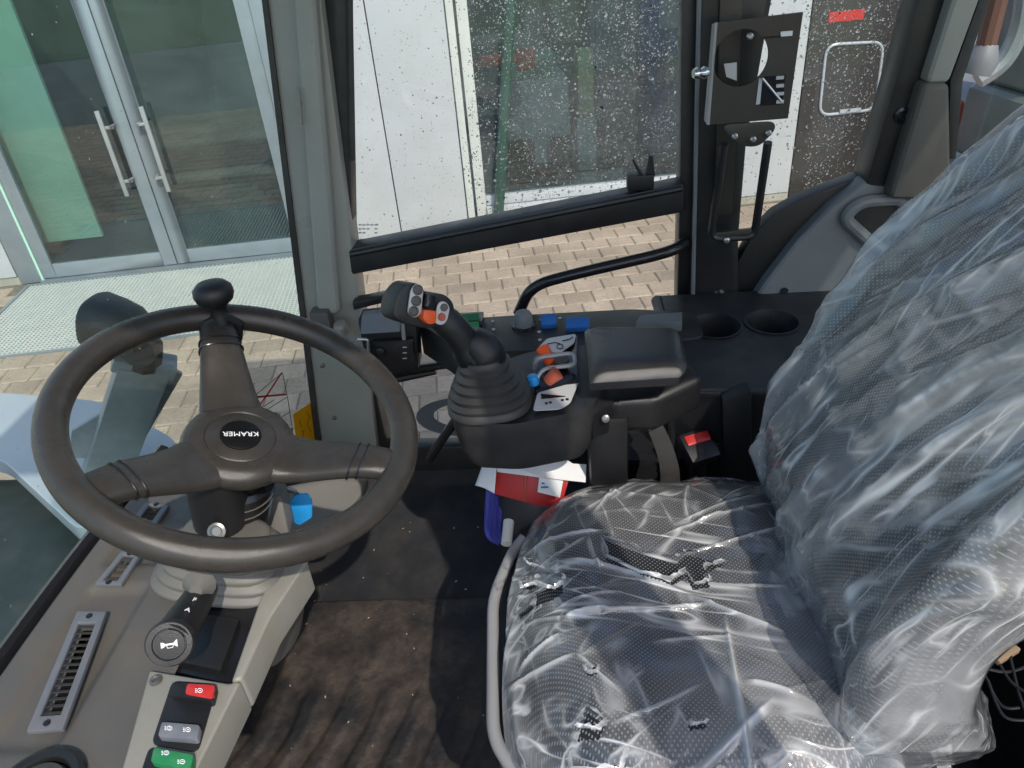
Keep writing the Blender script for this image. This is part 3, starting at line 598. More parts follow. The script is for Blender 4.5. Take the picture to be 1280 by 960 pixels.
# ---------------------------------------------------------------- right door
yD = 1.40
dr = thing('cab_door', at(650, 565, y=yD), 'black framed glass cab door with slanted crossbar and grab handle', 'door')
La, Lb, Ra, Rb = at(403, 0, y=yD), at(436, 400, y=yD), at(434, 0, y=yD), at(443, 330, y=yD)
lf = MB()
lf.prism([at(402, -260, y=yD), at(434, -260, y=yD), at(434, 0, y=yD), at(442, 370, y=yD), at(486, 562, y=yD), at(462, 562, y=yD), at(428, 385, y=yD), at(403, 0, y=yD)], (0, .05, 0)).build('front_stile', 'black_paint', dr, bevel=.006)
MB().tube([at(440, 200, y=yD - .004), at(437, 10, y=yD - .004), at(436, -250, y=yD - .004)], .006, 8).build('seal', 'rubber', dr)
MB().prism([at(855, -260, y=yD), at(884, -260, y=yD), at(872, 385, y=yD), at(846, 390, y=yD), at(850, 200, y=yD)], (0, .05, 0)).build('rear_stile', 'black_paint', dr, bevel=.006)
MB().prism([at(433, 312, y=yD - .02), at(856, 229, y=yD - .02), at(856, 266, y=yD - .02), at(437, 345, y=yD - .02)], (0, .05, 0)).build('crossbar', 'black_paint', dr, bevel=.008)
MB().tube([at(438, 318, y=yD - .024), at(852, 236, y=yD - .024)], .006, 8).build('crossbar_lip', 'black_plastic', dr)
for p in ((520, 301), (575, 290), (640, 277), (680, 269), (735, 258)): MB().box(at(*p, y=yD - .024), (.012, .006, .006)).build('clip', 'black_gloss', dr, bevel=.001)
MB().prism([at(434, 560, y=yD - .004), at(860, 556, y=yD - .004), at(862, 640, y=yD - .004), at(434, 640, y=yD - .004)], (0, .04, 0)).build('bottom_rail', 'black_paint', dr, bevel=.006)
ug = MB().prism([at(436, -255, y=1.425), at(858, -255, y=1.425), at(852, 240, y=1.425), at(441, 322, y=1.425)], (0, .005, 0)).build('upper_glass', 'cab_glass', dr, smooth=False)
MB().prism([at(440, 335, y=1.425), at(850, 255, y=1.425), at(848, 562, y=1.425), at(480, 562, y=1.425)], (0, .005, 0)).build('lower_glass', 'cab_glass', dr, smooth=False)
gb = fillet([at(648, 392, y=1.36), at(664, 357, y=1.35), at(720, 342, y=1.35), at(838, 315, y=1.35), at(856, 303, y=1.385)], .05)
MB().tube(gb, .0115, 12).build('grab_handle', 'black_gloss', dr)
MB().tube([at(470, 468, y=1.33), at(600, 450, y=1.33)], .009, 10).build('lower_rod', 'black_gloss', dr)
MB().tube([at(478, 476, y=1.335), at(545, 464, y=1.335)], [.012, .007], 10).build('rod_sleeve', 'black_plastic', dr)
MB().prism([at(440, 378, y=1.36), at(500, 366, y=1.36), at(500, 374, y=1.36), at(442, 388, y=1.36)], (0, .03, 0)).build('lower_ledge', 'black_paint', dr, bevel=.003)
lt = MB().box(at(800, 226, y=1.395), (.05, .03, .03)).build('window_latch', 'black_plastic', dr, bevel=.005)
MB().prism([at(800, 222, y=1.385), at(806, 222, y=1.385), at(792, 199, y=1.385), at(790, 200, y=1.385)], (0, .006, 0)).build('catch', 'black_plastic', lt)
MB().prism([at(807, 222, y=1.385), at(819, 220, y=1.385), at(816, 195, y=1.385), at(811, 195, y=1.385)], (0, .012, 0)).build('catch', 'black_plastic', lt)
# etched glass mark low in the corner
em = MB()
for r_ in range(3):
    for k in range(5):
        if random.random() < .8: em.box(at(450 + k * 5, 281 + r_ * 5, y=1.4235), (.006, .0006, .003))
em.build('glass_mark', 'label_silver', dr, smooth=False)
pts = []
for k in range(15000):
    px, py = random.uniform(436, 856), random.uniform(-40, 305)
    if py > 318 - (px - 440) * .195: continue
    if px < 585 and random.random() > .2: continue
    if random.random() > .35 + 1.1 * (noise.noise(V((px * .02, py * .02, 1))) + .45): continue
    pts.append((at(px, py, y=1.4305), min(.0036, .0005 + random.expovariate(1 / .0005)) * (.7 if px < 585 else 1)))
drop_field('rain_drops', pts, dr, (0, 1, 0))
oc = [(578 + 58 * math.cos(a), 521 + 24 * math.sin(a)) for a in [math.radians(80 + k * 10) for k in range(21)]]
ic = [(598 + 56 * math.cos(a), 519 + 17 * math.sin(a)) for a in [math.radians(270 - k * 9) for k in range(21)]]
MB().prism([at(*p, y=1.4242) for p in oc + ic], (0, .0005, 0)).build('grey_crescent', 'vent_blue', dr, smooth=False)  # thin flat grey crescent laid against the inside of the lower glass

# the left-hand door post, mirror of the right one
pl = thing('left_cab_pillar', (.28, .06, .1), 'black cab pillar at the rear edge of the open left doorway', 'pillar')
MB().box((.34, .06, .915), (.1, .07, 1.59)).build('post', 'black_paint', pl, bevel=.012)
MB().box((.69, .06, .36), (.46, .06, .6)).build('side_panel', 'black_plastic', pl, bevel=.012)

# ---------------------------------------------------------------- right B pillar, glass behind it, trim
yB = 1.38
pb = thing('middle_cab_pillar', at(890, 385, y=yB), 'wide black cab pillar behind the side door', 'pillar')
MB().prism([at(868, -260, y=yB), at(1010, -260, y=yB), at(966, 0, y=yB), at(934, 180, y=yB), at(924, 300, y=yB), at(924, 392, y=yB), at(862, 392, y=yB), at(874, 0, y=yB)], (0, .08, 0)).build('post', 'black_paint', pb, bevel=.01)
MB().prism([at(905, -200, y=yB - .012), at(938, -200, y=yB - .012), at(916, 270, y=yB - .012), at(893, 270, y=yB - .012)], (0, .014, 0)).build('raised_strip', 'bracket_steel', pb, bevel=.003)
MB().tube([at(876, -100, y=yB - .003), at(866, 380, y=yB - .003)], .004, 8).build('edge_bead', 'trim_grey', pb)
for p, r in (((898, 368), .013), ((908, 300), .006)): MB().lathe([(r, 0), (r, .004), (r * .6, .008), (r * .55, .004)], at(*p, y=yB), (0, -1, 0), 16).build('plug', 'black_gloss', pb)

mt = thing('monitor_bracket', at(930, 295, y=1.33), 'dark steel monitor bracket plate with a round hole on the black pillar', 'bracket')
yM = 1.29
# plate with round hole and slots: a ring of quads from the outline to the hole
outl = [at(897, 28, y=yM), at(1004, 15, y=yM), at(985, 148, y=yM), at(887, 156, y=yM)]
hc = at(926, 73, y=yM); hr = .043
def plate_pt(k, N):
    a = 2 * math.pi * k / N; d = V((math.cos(a), 0, math.sin(a)));
    best = None
    for i in range(4):
        p, q = outl[i], outl[(i + 1) % 4]; e = q - p
        den = d.x * e.z - d.z * e.x
        if abs(den) < 1e-9: continue
        w_ = p - hc; t = (w_.x * e.z - w_.z * e.x) / den; s_ = (w_.x * d.z - w_.z * d.x) / den
        if t > 0 and -1e-6 <= s_ <= 1 + 1e-6 and (best is None or t < best): best = t
    return hc + d * best, hc + d * hr
angs = [2 * math.pi * k / 64 for k in range(64)]
for q in outl: angs.append(math.atan2(q.z - hc.z, q.x - hc.x) % (2 * math.pi))
angs.sort(); N_ = len(angs); vs = []; fs = []
for a in angs:
    o_, i_ = plate_pt(a / (2 * math.pi), 1)
    for q in (o_, i_): vs += [q, q + V((0, .004, 0))]
for k in range(N_):
    a0 = k * 4; b0 = ((k + 1) % N_) * 4
    fs += [(a0, b0, b0 + 2, a0 + 2), (a0 + 1, a0 + 3, b0 + 3, b0 + 1), (a0 + 2, b0 + 2, b0 + 3, a0 + 3), (a0, a0 + 1, b0 + 1, b0)]
MB().add(vs, fs).build('plate', 'bracket_steel', mt, ang=30)
MB().prism([at(897, 28, y=yM), at(887, 156, y=yM), at(883, 150, y=yM + .03), at(893, 30, y=yM + .03)], (-.004, 0, 0)).build('side_flange', 'silver_tube', mt)
MB().box(at(983, 42, y=yM - .001), (.018, .003, .007)).build('slot_insert', 'white_print', mt); MB().box(at(966, 46, y=yM - .0015), (.025, .002, .0025)).build('slot', 'black_gloss', mt)
sg = MB().box(at(966, 113, y=yM - .0012), (.035, .002, .045)).build('slot_grid', 'black_gloss', mt)
for k in range(4): MB().box(at(975, 97 + k * 10, y=yM - .003), (.012, .003, .005)).build('tab', 'label_silver', sg)
MB().tube([at(953, 98, y=yM - .004), at(977, 127, y=yM - .004)], .0022, 8).build('pin', 'steel', mt)
MB().prism([at(949, 98, y=yM - .002), at(953, 98, y=yM - .002), at(950, 130, y=yM - .002), at(945, 131, y=yM - .002)], (0, .002, 0)).build('slot', 'label_silver', mt)
MB().prism([at(905, 80, y=yM + .02), at(921, 78, y=yM + .02), at(921, 101, y=yM + .02), at(908, 96, y=yM + .02)], (0, .002, 0)).build('inner_tab', 'label_silver', mt)
MB().prism(rloop([at(904, 156, y=yM - .006), at(968, 152, y=yM - .006), at(970, 162, y=yM - .006), at(950, 183, y=yM - .006), at(930, 184, y=yM - .006), at(908, 168, y=yM - .006)], .012), (0, .006, 0)).build('lower_plate', 'bracket_steel', mt, bevel=.001)
for p in ((918, 170), (941, 174), (960, 166), (937, 45)): MB().lathe([(.0055, 0), (.0055, .004), (.003, .006)], at(*p, y=yM - .006), (0, -1, 0), 8).build('bolt', 'steel', mt)
MB().lathe([(.008, 0), (.01, .006), (.006, .012), (.01, .018), (.007, .024)], at(884, 90, y=yM), (-1, -.3, 0), 10).build('wing_screw', 'chrome', mt)
yL = 1.33
MB().tube(fillet([at(960, 178, y=yM + .002), at(944, 288, y=yL), at(938, 296, y=yL), at(895, 298, y=yL), at(889, 292, y=yL), at(905, 180, y=yM + .002)], .015), .0075, 8).build('support_loop', 'black_paint', mt)
MB().prism([at(888, 292, y=yL - .004), at(944, 286, y=yL - .004), at(944, 296, y=yL - .004), at(888, 301, y=yL - .004)], (0, .01, 0)).build('foot', 'bracket_steel', mt, bevel=.002)
MB().lathe([(.006, 0), (.006, .004), (.003, .006)], at(908, 300, y=yL - .005), (0, -1, 0), 8).build('bolt', 'steel', mt)

# quarter window behind the pillar
yQ = 1.44
qw = thing('quarter_window', at(1000, 240, y=yQ), 'fixed side window thick with rain drops behind the black pillar', 'window')
MB().prism([at(915, -255, y=yQ), at(1225, -255, y=yQ), at(1110, 230, y=yQ), at(1090, 260, y=yQ), at(915, 420, y=yQ)], (0, .005, 0)).build('glass', 'cab_glass', qw, smooth=False)
pts = []
for k in range(7500):
    px, py = random.uniform(930, 1160), random.uniform(-30, 300)
    if px < 1005 and random.random() > .25: continue
    if random.random() > .4 + 1.1 * (noise.noise(V((px * .025, py * .025, 4))) + .45): continue
    pts.append((at(px, py, y=yQ + .0055), min(.0034, .0005 + random.expovariate(1 / .0005))))
drop_field('rain_drops', pts, qw, (0, 1, 0))

tr_ = thing('side_trim', at(1000, 380, y=1.36), 'grey moulded side trim with a grip recess beside the seat', 'trim panel')
MB().prism([at(918, 392, y=1.39), at(921, 330, y=1.39), at(940, 296, y=1.39), at(968, 268, y=1.39), at(1000, 250, y=1.39), at(1040, 234, y=1.39), at(1085, 218, y=1.39), at(1110, 215, y=1.39), at(1110, 250, y=1.39), at(1000, 400, y=1.39)], (0, .04, 0)).build('black_border', 'black_plastic', tr_, bevel=.006)
MB().prism([at(932, 392, y=1.36), at(958, 352, y=1.36), at(1000, 298, y=1.36), at(1040, 258, y=1.36), at(1082, 226, y=1.36), at(1130, 232, y=1.36), at(1260, 240, y=1.36), at(1260, 420, y=1.36), at(1000, 430, y=1.36)], (0, .045, 0)).build('panel', 'trim_grey', tr_, bevel=.012, seg=3)
hp = rloop([at(1054, 272, y=1.352), at(1075, 252, y=1.352), at(1130, 248, y=1.352), at(1130, 330, y=1.352), at(1085, 300, y=1.352)], .02)
MB().tube(hp, .012, 10, closed=True).build('recess_rim', 'trim_grey', tr_)
MB().prism(hp, (0, .006, 0)).build('recess', 'black_plastic', tr_)
MB().lathe([(.008, 0), (.008, .002), (.005, .002)], at(980, 364, y=1.359), (0, -1, 0), 14).build('screw', 'black_gloss', tr_)
# C pillar
yC = 1.36
pc = thing('rear_cab_pillar', at(1150, 230, y=yC), 'slanted rear cab pillar with black edge and olive inner face', 'pillar')
MB().prism([at(1185, -255, y=yC), at(1232, -255, y=yC), at(1194, 0, y=yC), at(1136, 240, y=yC), at(1080, 236, y=yC), at(1148, 0, y=yC)], (0, .07, 0)).build('outer_edge', 'black_paint', pc, bevel=.01)
MB().prism([at(1230, -255, y=yC - .03), at(1285, -255, y=yC - .03), at(1226, 0, y=yC - .03), at(1187, 105, y=yC - .03), at(1158, 106, y=yC - .03), at(1192, 0, y=yC - .03)], (0, .07, 0)).build('inner_post', 'pillar_olive', pc, bevel=.012, seg=3)
MB().prism([at(1156, 104, y=yC - .035), at(1188, 104, y=yC - .035), at(1190, 250, y=yC - .035), at(1112, 250, y=yC - .035)], (0, .08, 0)).build('lower_cover', 'dash_grey', pc, bevel=.012, seg=3)
MB().prism([at(1284, -255, y=yC - .01), at(1300, -255, y=yC - .01), at(1238, 0, y=yC - .01), at(1205, 100, y=yC - .01), at(1196, 200, y=yC - .01), at(1184, 200, y=yC - .01), at(1188, 100, y=yC - .01), at(1224, 0, y=yC - .01)], (0, .05, 0)).build('glass_seal', 'rubber', pc, bevel=.006)
MB().lathe([(.014, 0), (.014, .004), (.009, .006), (.007, .003)], at(1127, 144, y=yC), (0, -1, 0), 16).build('plug', 'black_gloss', pc)
rw = thing('rear_window', (.98, 1.0, .7), 'rear cab window beyond the seat back', 'window')
MB().prism([V((.72, 1.36, .55)), V((1.0, .1, .55)), V((1.0, .1, 1.7)), V((.78, 1.36, 1.7))], (.005, 0, 0)).build('glass', 'cab_glass', rw, smooth=False)
ma = thing('mirror_arm', at(1240, 60, y=1.75), 'rust brown mirror arm with a clear bent tube outside the rear window', 'mirror arm')
MB().tube([at(1262, -60, y=1.75), at(1226, 82, y=1.75)], .02, 10).build('bar', 'rust_brown', ma)
MB().tube(spline([at(1285, -40, y=1.8), at(1276, 30, y=1.8), at(1255, 75, y=1.8), at(1222, 100, y=1.8)]), .02, 10).build('bent_tube', 'galv', ma)
MB().lathe([(.03, 0), (.035, .03), (.02, .06)], at(1219, 92, y=1.75), (.2, 0, 1), 12).build('joint', 'trim_grey', ma)
hall = thing('grey_hall', fc(12.4, GZ, -4), 'grey green metal hall beyond the rear window', 'building')
for k in range(6): MB().box(fc(11.6 + .0, .9, -5.2 + k * 1.1), (.06, 1.092, 3.8), FR).build('wall_panel', 'shop_grey', hall, bevel=.01)
MB().box(fc(11.62, -.2, -2.4), (.1, .9, .9), FR).build('crate_panel', 'shop_tan', hall, bevel=.02)
MB().box(fc(11.62, 1.6, -2.9), (.1, 1.4, .8), FR).build('window_band', 'mint', hall, bevel=.02)

# ---------------------------------------------------------------- side console with cup holders
sc_ = thing('side_console', (.3, 1.25, 0), 'black side console with cup holders, rotary dial and switches', 'console')
top = MB()
zT = .56
def ring_plate(mb, rect, holes, z, th):
    """rectangular plate with round holes, built as a fine grid with the hole cells left out, plus walls"""
    x0, x1, y0, y1 = rect; nx, ny = 120, 48
    def inside(x, y): return any((x - hx) ** 2 + (y - hy) ** 2 < r * r for hx, hy, r in holes)
    vs = {}; 
    for i in range(nx + 1):
        for j in range(ny + 1):
            x = x0 + (x1 - x0) * i / nx; y = y0 + (y1 - y0) * j / ny
            for hx, hy, r in holes:
                d = math.hypot(x - hx, y - hy)
                if abs(d - r) < .006 and d > 1e-5: x = hx + (x - hx) * r / d; y = hy + (y - hy) * r / d
            vs[i, j] = (x, y)
    V_ = [V((*vs[i, j], z)) for j in range(ny + 1) for i in range(nx + 1)]; F_ = []
    for j in range(ny):
        for i in range(nx):
            cx_ = sum(vs[i + a, j + b_][0] for a in (0, 1) for b_ in (0, 1)) / 4; cy_ = sum(vs[i + a, j + b_][1] for a in (0, 1) for b_ in (0, 1)) / 4
            if not inside(cx_, cy_): a = j * (nx + 1) + i; F_.append((a, a + 1, a + nx + 2, a + nx + 1))
    mb.add(V_, F_)
c1 = at(893, 408, z=zT); c2 = at(965, 403, z=zT)
ring_plate(top, (.19, .62, 1.02, 1.375), [(c1.x, c1.y, .048), (c2.x, c2.y, .048)], zT, .02)
top.build('top_tray', 'console_grey', sc_, raw=True)
for c_ in (c1, c2): MB().lathe([(.036, -.08), (.04, -.075), (.048, -.002), (.051, .003), (.047, .003), (.038, -.07), (.0, -.072)][1:], (c_.x, c_.y, zT), (0, 0, 1), 32).build('cup_holder', 'console_grey', sc_)
MB().prism([(.19, 1.02, zT - .004), (.62, 1.02, zT - .004), (.62, 1.02, .1), (.3, 1.02, .1), (.3, 1.02, .42), (.19, 1.02, .5)], (0, .02, 0)).build('inner_face', 'black_plastic', sc_)
MB().tube([V((.19, 1.37, zT - .008)), V((.19, 1.03, zT - .008)), V((.62, 1.02, zT - .008))], .012, 10).build('rolled_edge', 'console_grey', sc_)
MB().box((.35, 1.2, .2), (.55, .3, .4)).build('base', 'black_plastic', sc_, bevel=.02)
MB().prism([at(903, 500, y=1.0), at(940, 488, y=1.0), at(940, 610, y=1.0), at(905, 610, y=1.0)], (0, .03, 0)).build('cheek', 'black_plastic', sc_, bevel=.004)
# forward arm of the console with switches along the door
zS = .565
arm_ = [at(520, 402, z=zS), at(640, 394, z=zS), at(790, 386, z=zS), at(870, 390, z=zS), at(880, 420, z=zS), at(760, 436, z=zS), at(580, 440, z=zS)]
MB().prism(rloop(arm_, .015), (0, 0, -.07)).build('switch_shelf', 'console_grey', sc_, bevel=.006)
MB().prism([at(800, 393, z=zS + .02), at(853, 389, z=zS + .02), at(853, 402, z=zS + .02), at(794, 402, z=zS + .02)], (0, 0, -.025)).build('ashtray_lid', 'trim_grey', sc_, bevel=.005)
dc = at(655, 408, z=zS)
MB().lathe([(.019, 0), (.0185, .01), (.0165, .026), (.0135, .031)], dc, (0, 0, 1), 28).build('rotary_dial', 'trim_grey', sc_, ang=50)
MB().lathe([(.024, 0), (.023, .004)], dc + V((0, 0, .0005)), (0, 0, 1), 28).build('dial_bezel', 'black_gloss', sc_)
for p in ((616, 402), (617, 412), (615, 421), (676, 400), (674, 415), (700, 398), (675, 425)): MB().lathe([(.0035, 0), (.0035, .0014)], at(*p, z=zS + .0003), (0, 0, 1), 8).build('icon', 'label_silver', sc_)
gs = MB().box(at(588, 405, z=zS) + V((0, 0, .004)), (.05, .065, .012)).build('switch_bank', 'black_gloss', sc_, bevel=.003)
for k, (p, mm) in enumerate((((588, 398), 'green_dark'), ((587, 409), 'green_switch'))): MB().box(at(*p, z=zS + .013), (.036, .022, .01), Matrix.Rotation(.2, 3, 'X')).build('rocker', mm, gs, bevel=.003)
for p, w_ in (((686, 402), .03), ((722, 406), .045)): MB().box(at(*p, z=zS + .008), (w_, .03, .014), Matrix.Rotation(.25, 3, 'X')).build('blue_rocker', 'blue_knob', sc_, bevel=.004)

# ---------------------------------------------------------------- display unit by the pillar
du = thing('display_unit', at(480, 460, y=1.28), 'small black display unit with a tilted screen beside the cab pillar', 'display')
yU = 1.25
MB().prism([at(446, 400, y=yU), at(520, 392, y=yU), at(524, 462, y=yU), at(460, 472, y=yU)], (0, .05, 0)).build('housing', 'black_plastic', du, bevel=.008)
MB().prism([at(452, 394, y=yU - .01), at(500, 390, y=yU - .01), at(500, 415, y=yU - .035), at(450, 418, y=yU - .035)], (.002, .012, .004)).build('screen', 'vent_blue', du, bevel=.002)
fp_ = MB().prism(rloop([at(462, 428, y=yU - .014), at(516, 424, y=yU - .014), at(518, 455, y=yU - .014), at(466, 460, y=yU - .014)], .008), (0, .012, 0)).build('front_panel', 'black_gloss', du, bevel=.002)
MB().lathe([(.009, 0), (.008, .006), (.006, .007)], at(476, 438, y=yU - .014), (0, -1, 0), 16).build('knob', 'black_plastic', fp_)
for k in range(3): MB().box(at(506, 434 + k * 7, y=yU - .015), (.008, .002, .0015)).build('mark', 'label_silver', fp_)
MB().tube([at(503, 405, y=yU - .02), at(505, 424, y=yU - .02)], .004, 8).build('lever', 'silver_tube', du)
MB().tube(fillet([at(447, 424, y=yU - .02), at(460, 424, y=yU - .02), at(461, 447, y=yU - .02), at(450, 450, y=yU - .02)], .006), .003, 8).build('wire_clip', 'steel', du)

# ---------------------------------------------------------------- armrest console
zA = .645
ac = thing('armrest_console', at(660, 560, z=.5), 'black control console with padded armrest beside the seat', 'console')
LPb = [at(565, 528, z=zA), at(575, 470, z=zA), at(660, 440, z=zA), at(740, 430, z=zA), at(762, 470, z=zA), at(738, 512, z=zA), at(640, 531, z=zA)]
bt_ = [V((p.x, p.y, zA - .1)) for p in LPb]
ctr = sum(LPb, V((0, 0, 0))) / len(LPb)
vs = []; loopA = rloop(LPb, .02)
bd = MB(); nA = len(loopA)
lev = [(0, 1.0), (-.012, 1.012), (-.05, .97), (-.085, .88), (-.095, .82)]
for dz, sc0 in lev: vs += [V((ctr.x + (p.x - ctr.x) * sc0, ctr.y + (p.y - ctr.y) * sc0, zA + dz)) for p in loopA]
fs = [list(range(nA)), [len(lev) * nA - 1 - k for k in range(nA)]]
for j in range(len(lev) - 1):
    for k in range(nA): fs.append((j * nA + k, j * nA + (k + 1) % nA, (j + 1) * nA + (k + 1) % nA, (j + 1) * nA + k))
bd.add(vs, fs).build('body', 'console_grey', ac, ang=40)
# rear arm under the pad
MB().prism([at(738, 512, z=zA - .005), at(760, 440, z=zA - .005), at(850, 440, z=zA - .005), at(880, 470, z=zA - .005), at(820, 500, z=zA - .02), at(770, 500, z=zA - .02)], (0, 0, -.06)).build('rear_arm', 'black_plastic', ac, bevel=.012, seg=3)
MB().box((.06, .95, .45), (.06, .1, .3)).build('support_post', 'black_plastic', ac, bevel=.01)
MB().prism([at(752, 480, z=zA - .02), at(784, 480, z=zA - .02), at(784, 512, z=zA - .05), at(746, 512, z=zA - .05)], (0, .004, -.012)).build('joint_cover', 'trim_grey', ac, bevel=.003)
for p in ((733, 521), (757, 523)): MB().lathe([(.006, 0), (.006, .003), (.004, .004)], at(*p, z=zA - .03), (0, -1, .4), 12).build('screw', 'screw', ac)
# pad: rounded, sloping, domed
P00, P10, P11, P01 = at(736, 470, z=.70), at(862, 462, z=.70), at(850, 406, z=.70), at(730, 406, z=.70)
def padf(u, v):
    a = (P00 * (1 - u) + P10 * u) * (1 - v) + (P01 * (1 - u) + P11 * u) * v
    e = 1 - max(0, abs(2 * u - 1) - .0) ** 6 * .9; q = 1 - abs(2 * v - 1) ** 4
    z = .02 * (e ** .5) * (max(q, 0) ** .5) - .012
    sh = .012 * (1 - math.sqrt(max(0, 1 - (2 * v - 1) ** 4))) * (1 if u > .5 else .3)
    return a + V((-sh * (u - .3) * 1.6, 0, z))
pm = MB().grid(padf, 40, 28); pm.build('armrest_pad', 'pad_leather', ac, raw=True, ang=80)
bz = [padf(k / 20, 0) for k in range(21)] + [padf(1, k / 14) for k in range(1, 15)] + [padf(1 - k / 20, 1) for k in range(1, 21)] + [padf(0, 1 - k / 14) for k in range(1, 14)]
MB().prism([p - V((0, 0, .0)) for p in bz], (0, 0, -.012)).build('pad_base', 'black_gloss', ac)
# lever gate
gp_ = [at(665, 450, z=zA + .004), at(690, 424, z=zA + .012), at(722, 418, z=zA + .016), at(722, 470, z=zA + .012), at(724, 478, z=zA + .008), at(668, 492, z=zA + .004)]
gate = MB().prism(rloop(gp_, .006), (0, 0, -.02)).build('lever_gate', 'black_gloss', ac, bevel=.002)
def plate(name, mt_, pts, z, th=.0015): return MB().prism(rloop([at(*p, z=z) for p in pts], .006), (0, 0, -th)).build(name, mt_, ac)
plate('upper_label', 'label_silver', [(673, 434), (684, 423), (720, 417), (718, 428), (700, 441), (676, 440)], zA + .019)
plate('lower_label', 'label_silver', [(666, 513), (672, 491), (724, 476), (713, 503), (700, 511)], zA + .007)
MB().prism([at(676, 492, z=zA + .0085), at(707, 495, z=zA + .0085), at(677, 498, z=zA + .0085)], (0, 0, -.001)).build('wedge_mark', 'print_black', ac)
for p in ((683, 504), (688, 503), (703, 500), (709, 499)): MB().box(at(*p, z=zA + .0078), (.004, .004, .001)).build('mark', 'print_black', ac)
for pp in ([(684, 430), (694, 428), (701, 430)], [(703, 426), (712, 424), (716, 421)]): MB().tube([at(*p, z=zA + .02) for p in pp], .0008, 5).build('mark', 'print_black', ac)
MB().tube([at(700 + 4 * math.cos(a), 433 + 3 * math.sin(a), z=zA + .02) for a in [k * .7 for k in range(9)]], .0007, 5, closed=True).build('mark', 'print_black', ac)
for k, (p0_, p1_, mm) in enumerate((((678, 436), (690, 456), 'orange'), ((697, 466), (684, 477), 'dusty_red'))):
    MB().tube([at(*p0_, z=zA + .03), at(*p1_, z=zA + .016)], [.011, .008], 12).build('lever_tip', mm, ac)
bo = MB()
for k in range(3): bo.lathe([(.012, 0), (.013, .002), (.012, .004)], at(697 + k * 2, 452, z=zA + .012 + k * .004), (0, 0, 1), 12)
bo.build('lever_boot', 'rubber', ac)
gr = fillet([at(668, 461, z=zA + .01), at(672, 447, z=zA + .032), at(717, 441, z=zA + .032), at(720, 456, z=zA + .03), at(678, 461, z=zA + .03), at(669, 478, z=zA + .012)], .012)
MB().tube(gr, .0032, 8).build('guard_loop', 'silver_tube', ac)
MB().lathe([(.008, 0), (.01, .006), (.008, .014), (.004, .016)], at(668, 480, z=zA + .008), (-.2, 0, 1), 8).build('blue_tip', 'blue_tag', ac)
MB().tube([at(574, 518, y=1.12), at(536, 574, y=1.16)], .009, 8).build('strut', 'black_gloss', ac)
# seam along the body
MB().tube([at(640, 553, z=.57), at(690, 545, z=.585), at(735, 530, z=.605)], .0016, 6).build('seam', 'black_gloss', ac)

# ---------------------------------------------------------------- joystick
jb = at(604, 508, z=zA)
js_ = thing('joystick', jb, 'black multi-button joystick with rubber bellows on the console', 'joystick')
pr = [(.062, 0), (.062, .006), (.058, .010), (.060, .016), (.053, .021), (.055, .028), (.047, .033), (.049, .040), (.041, .045), (.043, .052), (.035, .057), (.036, .064), (.028, .068), (.027, .074)]
MB().lathe(pr, jb + V((.01, .012, 0)), V((-.05, .06, 1)), 36, sq=2.6).build('bellows', 'rubber', js_, ang=60)
n0 = jb + V((.008, .018, .07)); g0 = at(592, 446, y=n0.y); h0 = at(542, 388, y=n0.y - .01)
MB().tube(spline([n0, (n0 + g0) / 2 + V((0, 0, .004)), g0, (g0 + h0) / 2 + V((.004, 0, .004)), h0]), [.026] * 4 + [.027] * 8 + [.024] * 8 + [.021] * 8 + [.02] * 5, 16).build('grip', 'black_plastic', js_, ang=80)
MB().tube(spline([at(612, 460, y=n0.y), at(605, 440, y=n0.y), at(585, 420, y=n0.y)]), [.024, .024, .025, .026, .027, .028, .028, .029] + [.029, .028, .027, .026, .025, .023, .021, .019, .016], 16).build('palm_rest', 'black_plastic', js_, ang=80)
ga = (h0 - g0).normalized(); gn = V((.1, -.62, .78)); gn = (gn - ga * gn.dot(ga)).normalized(); gs_ = ga.cross(gn)
def jp(px, py, off=0):
    p0q = h0 + gn * .02; return atp(px, py, p0q, gn) + gn * off
def jplate(name, mt_, pts, th, parent, off=.0, r=.006, bev=.002): return MB().prism(rloop([jp(*p, off=off) for p in pts], r), gn * -th).build(name, mt_, parent, bevel=bev)
jplate('head', 'black_plastic', [(492, 398), (497, 370), (512, 352), (530, 356), (534, 366), (560, 368), (570, 378), (572, 395), (556, 408), (536, 412), (510, 406)], .045, js_, off=-.004, r=.01, bev=.008)
lp_ = jplate('button_plate', 'label_silver', [(509, 392), (513, 362), (520, 354), (529, 358), (526, 392), (518, 398)], .003, js_, off=.0015, bev=.0006)
for p in ((521, 362), (519, 376), (516, 389)):
    bq = MB().lathe([(.0068, 0), (.0068, .0025), (.005, .004), (.0045, .003)], jp(*p, off=.0015), gn, 14).build('button', 'dash_grey', lp_)
rp_ = jplate('button_plate', 'label_silver', [(542, 403), (547, 378), (556, 376), (562, 384), (558, 402), (551, 407)], .003, js_, off=.0015, bev=.0006)
MB().lathe([(.0052, 0), (.0052, .0025), (.004, .0035)], jp(554, 384, off=.0015), gn, 14).build('button', 'dash_grey', rp_)
MB().lathe([(.0052, 0), (.0052, .0025), (.004, .0035)], jp(551, 396, off=.0015), gn, 14).build('button', 'dusty_red', rp_)
jplate('thumb_roller', 'black_gloss', [(528, 384), (531, 366), (542, 370), (540, 386)], .016, js_, off=.009, r=.004)
jplate('orange_roller', 'orange', [(524, 398), (526, 386), (542, 388), (541, 403), (532, 405)], .016, js_, off=.010, r=.004)

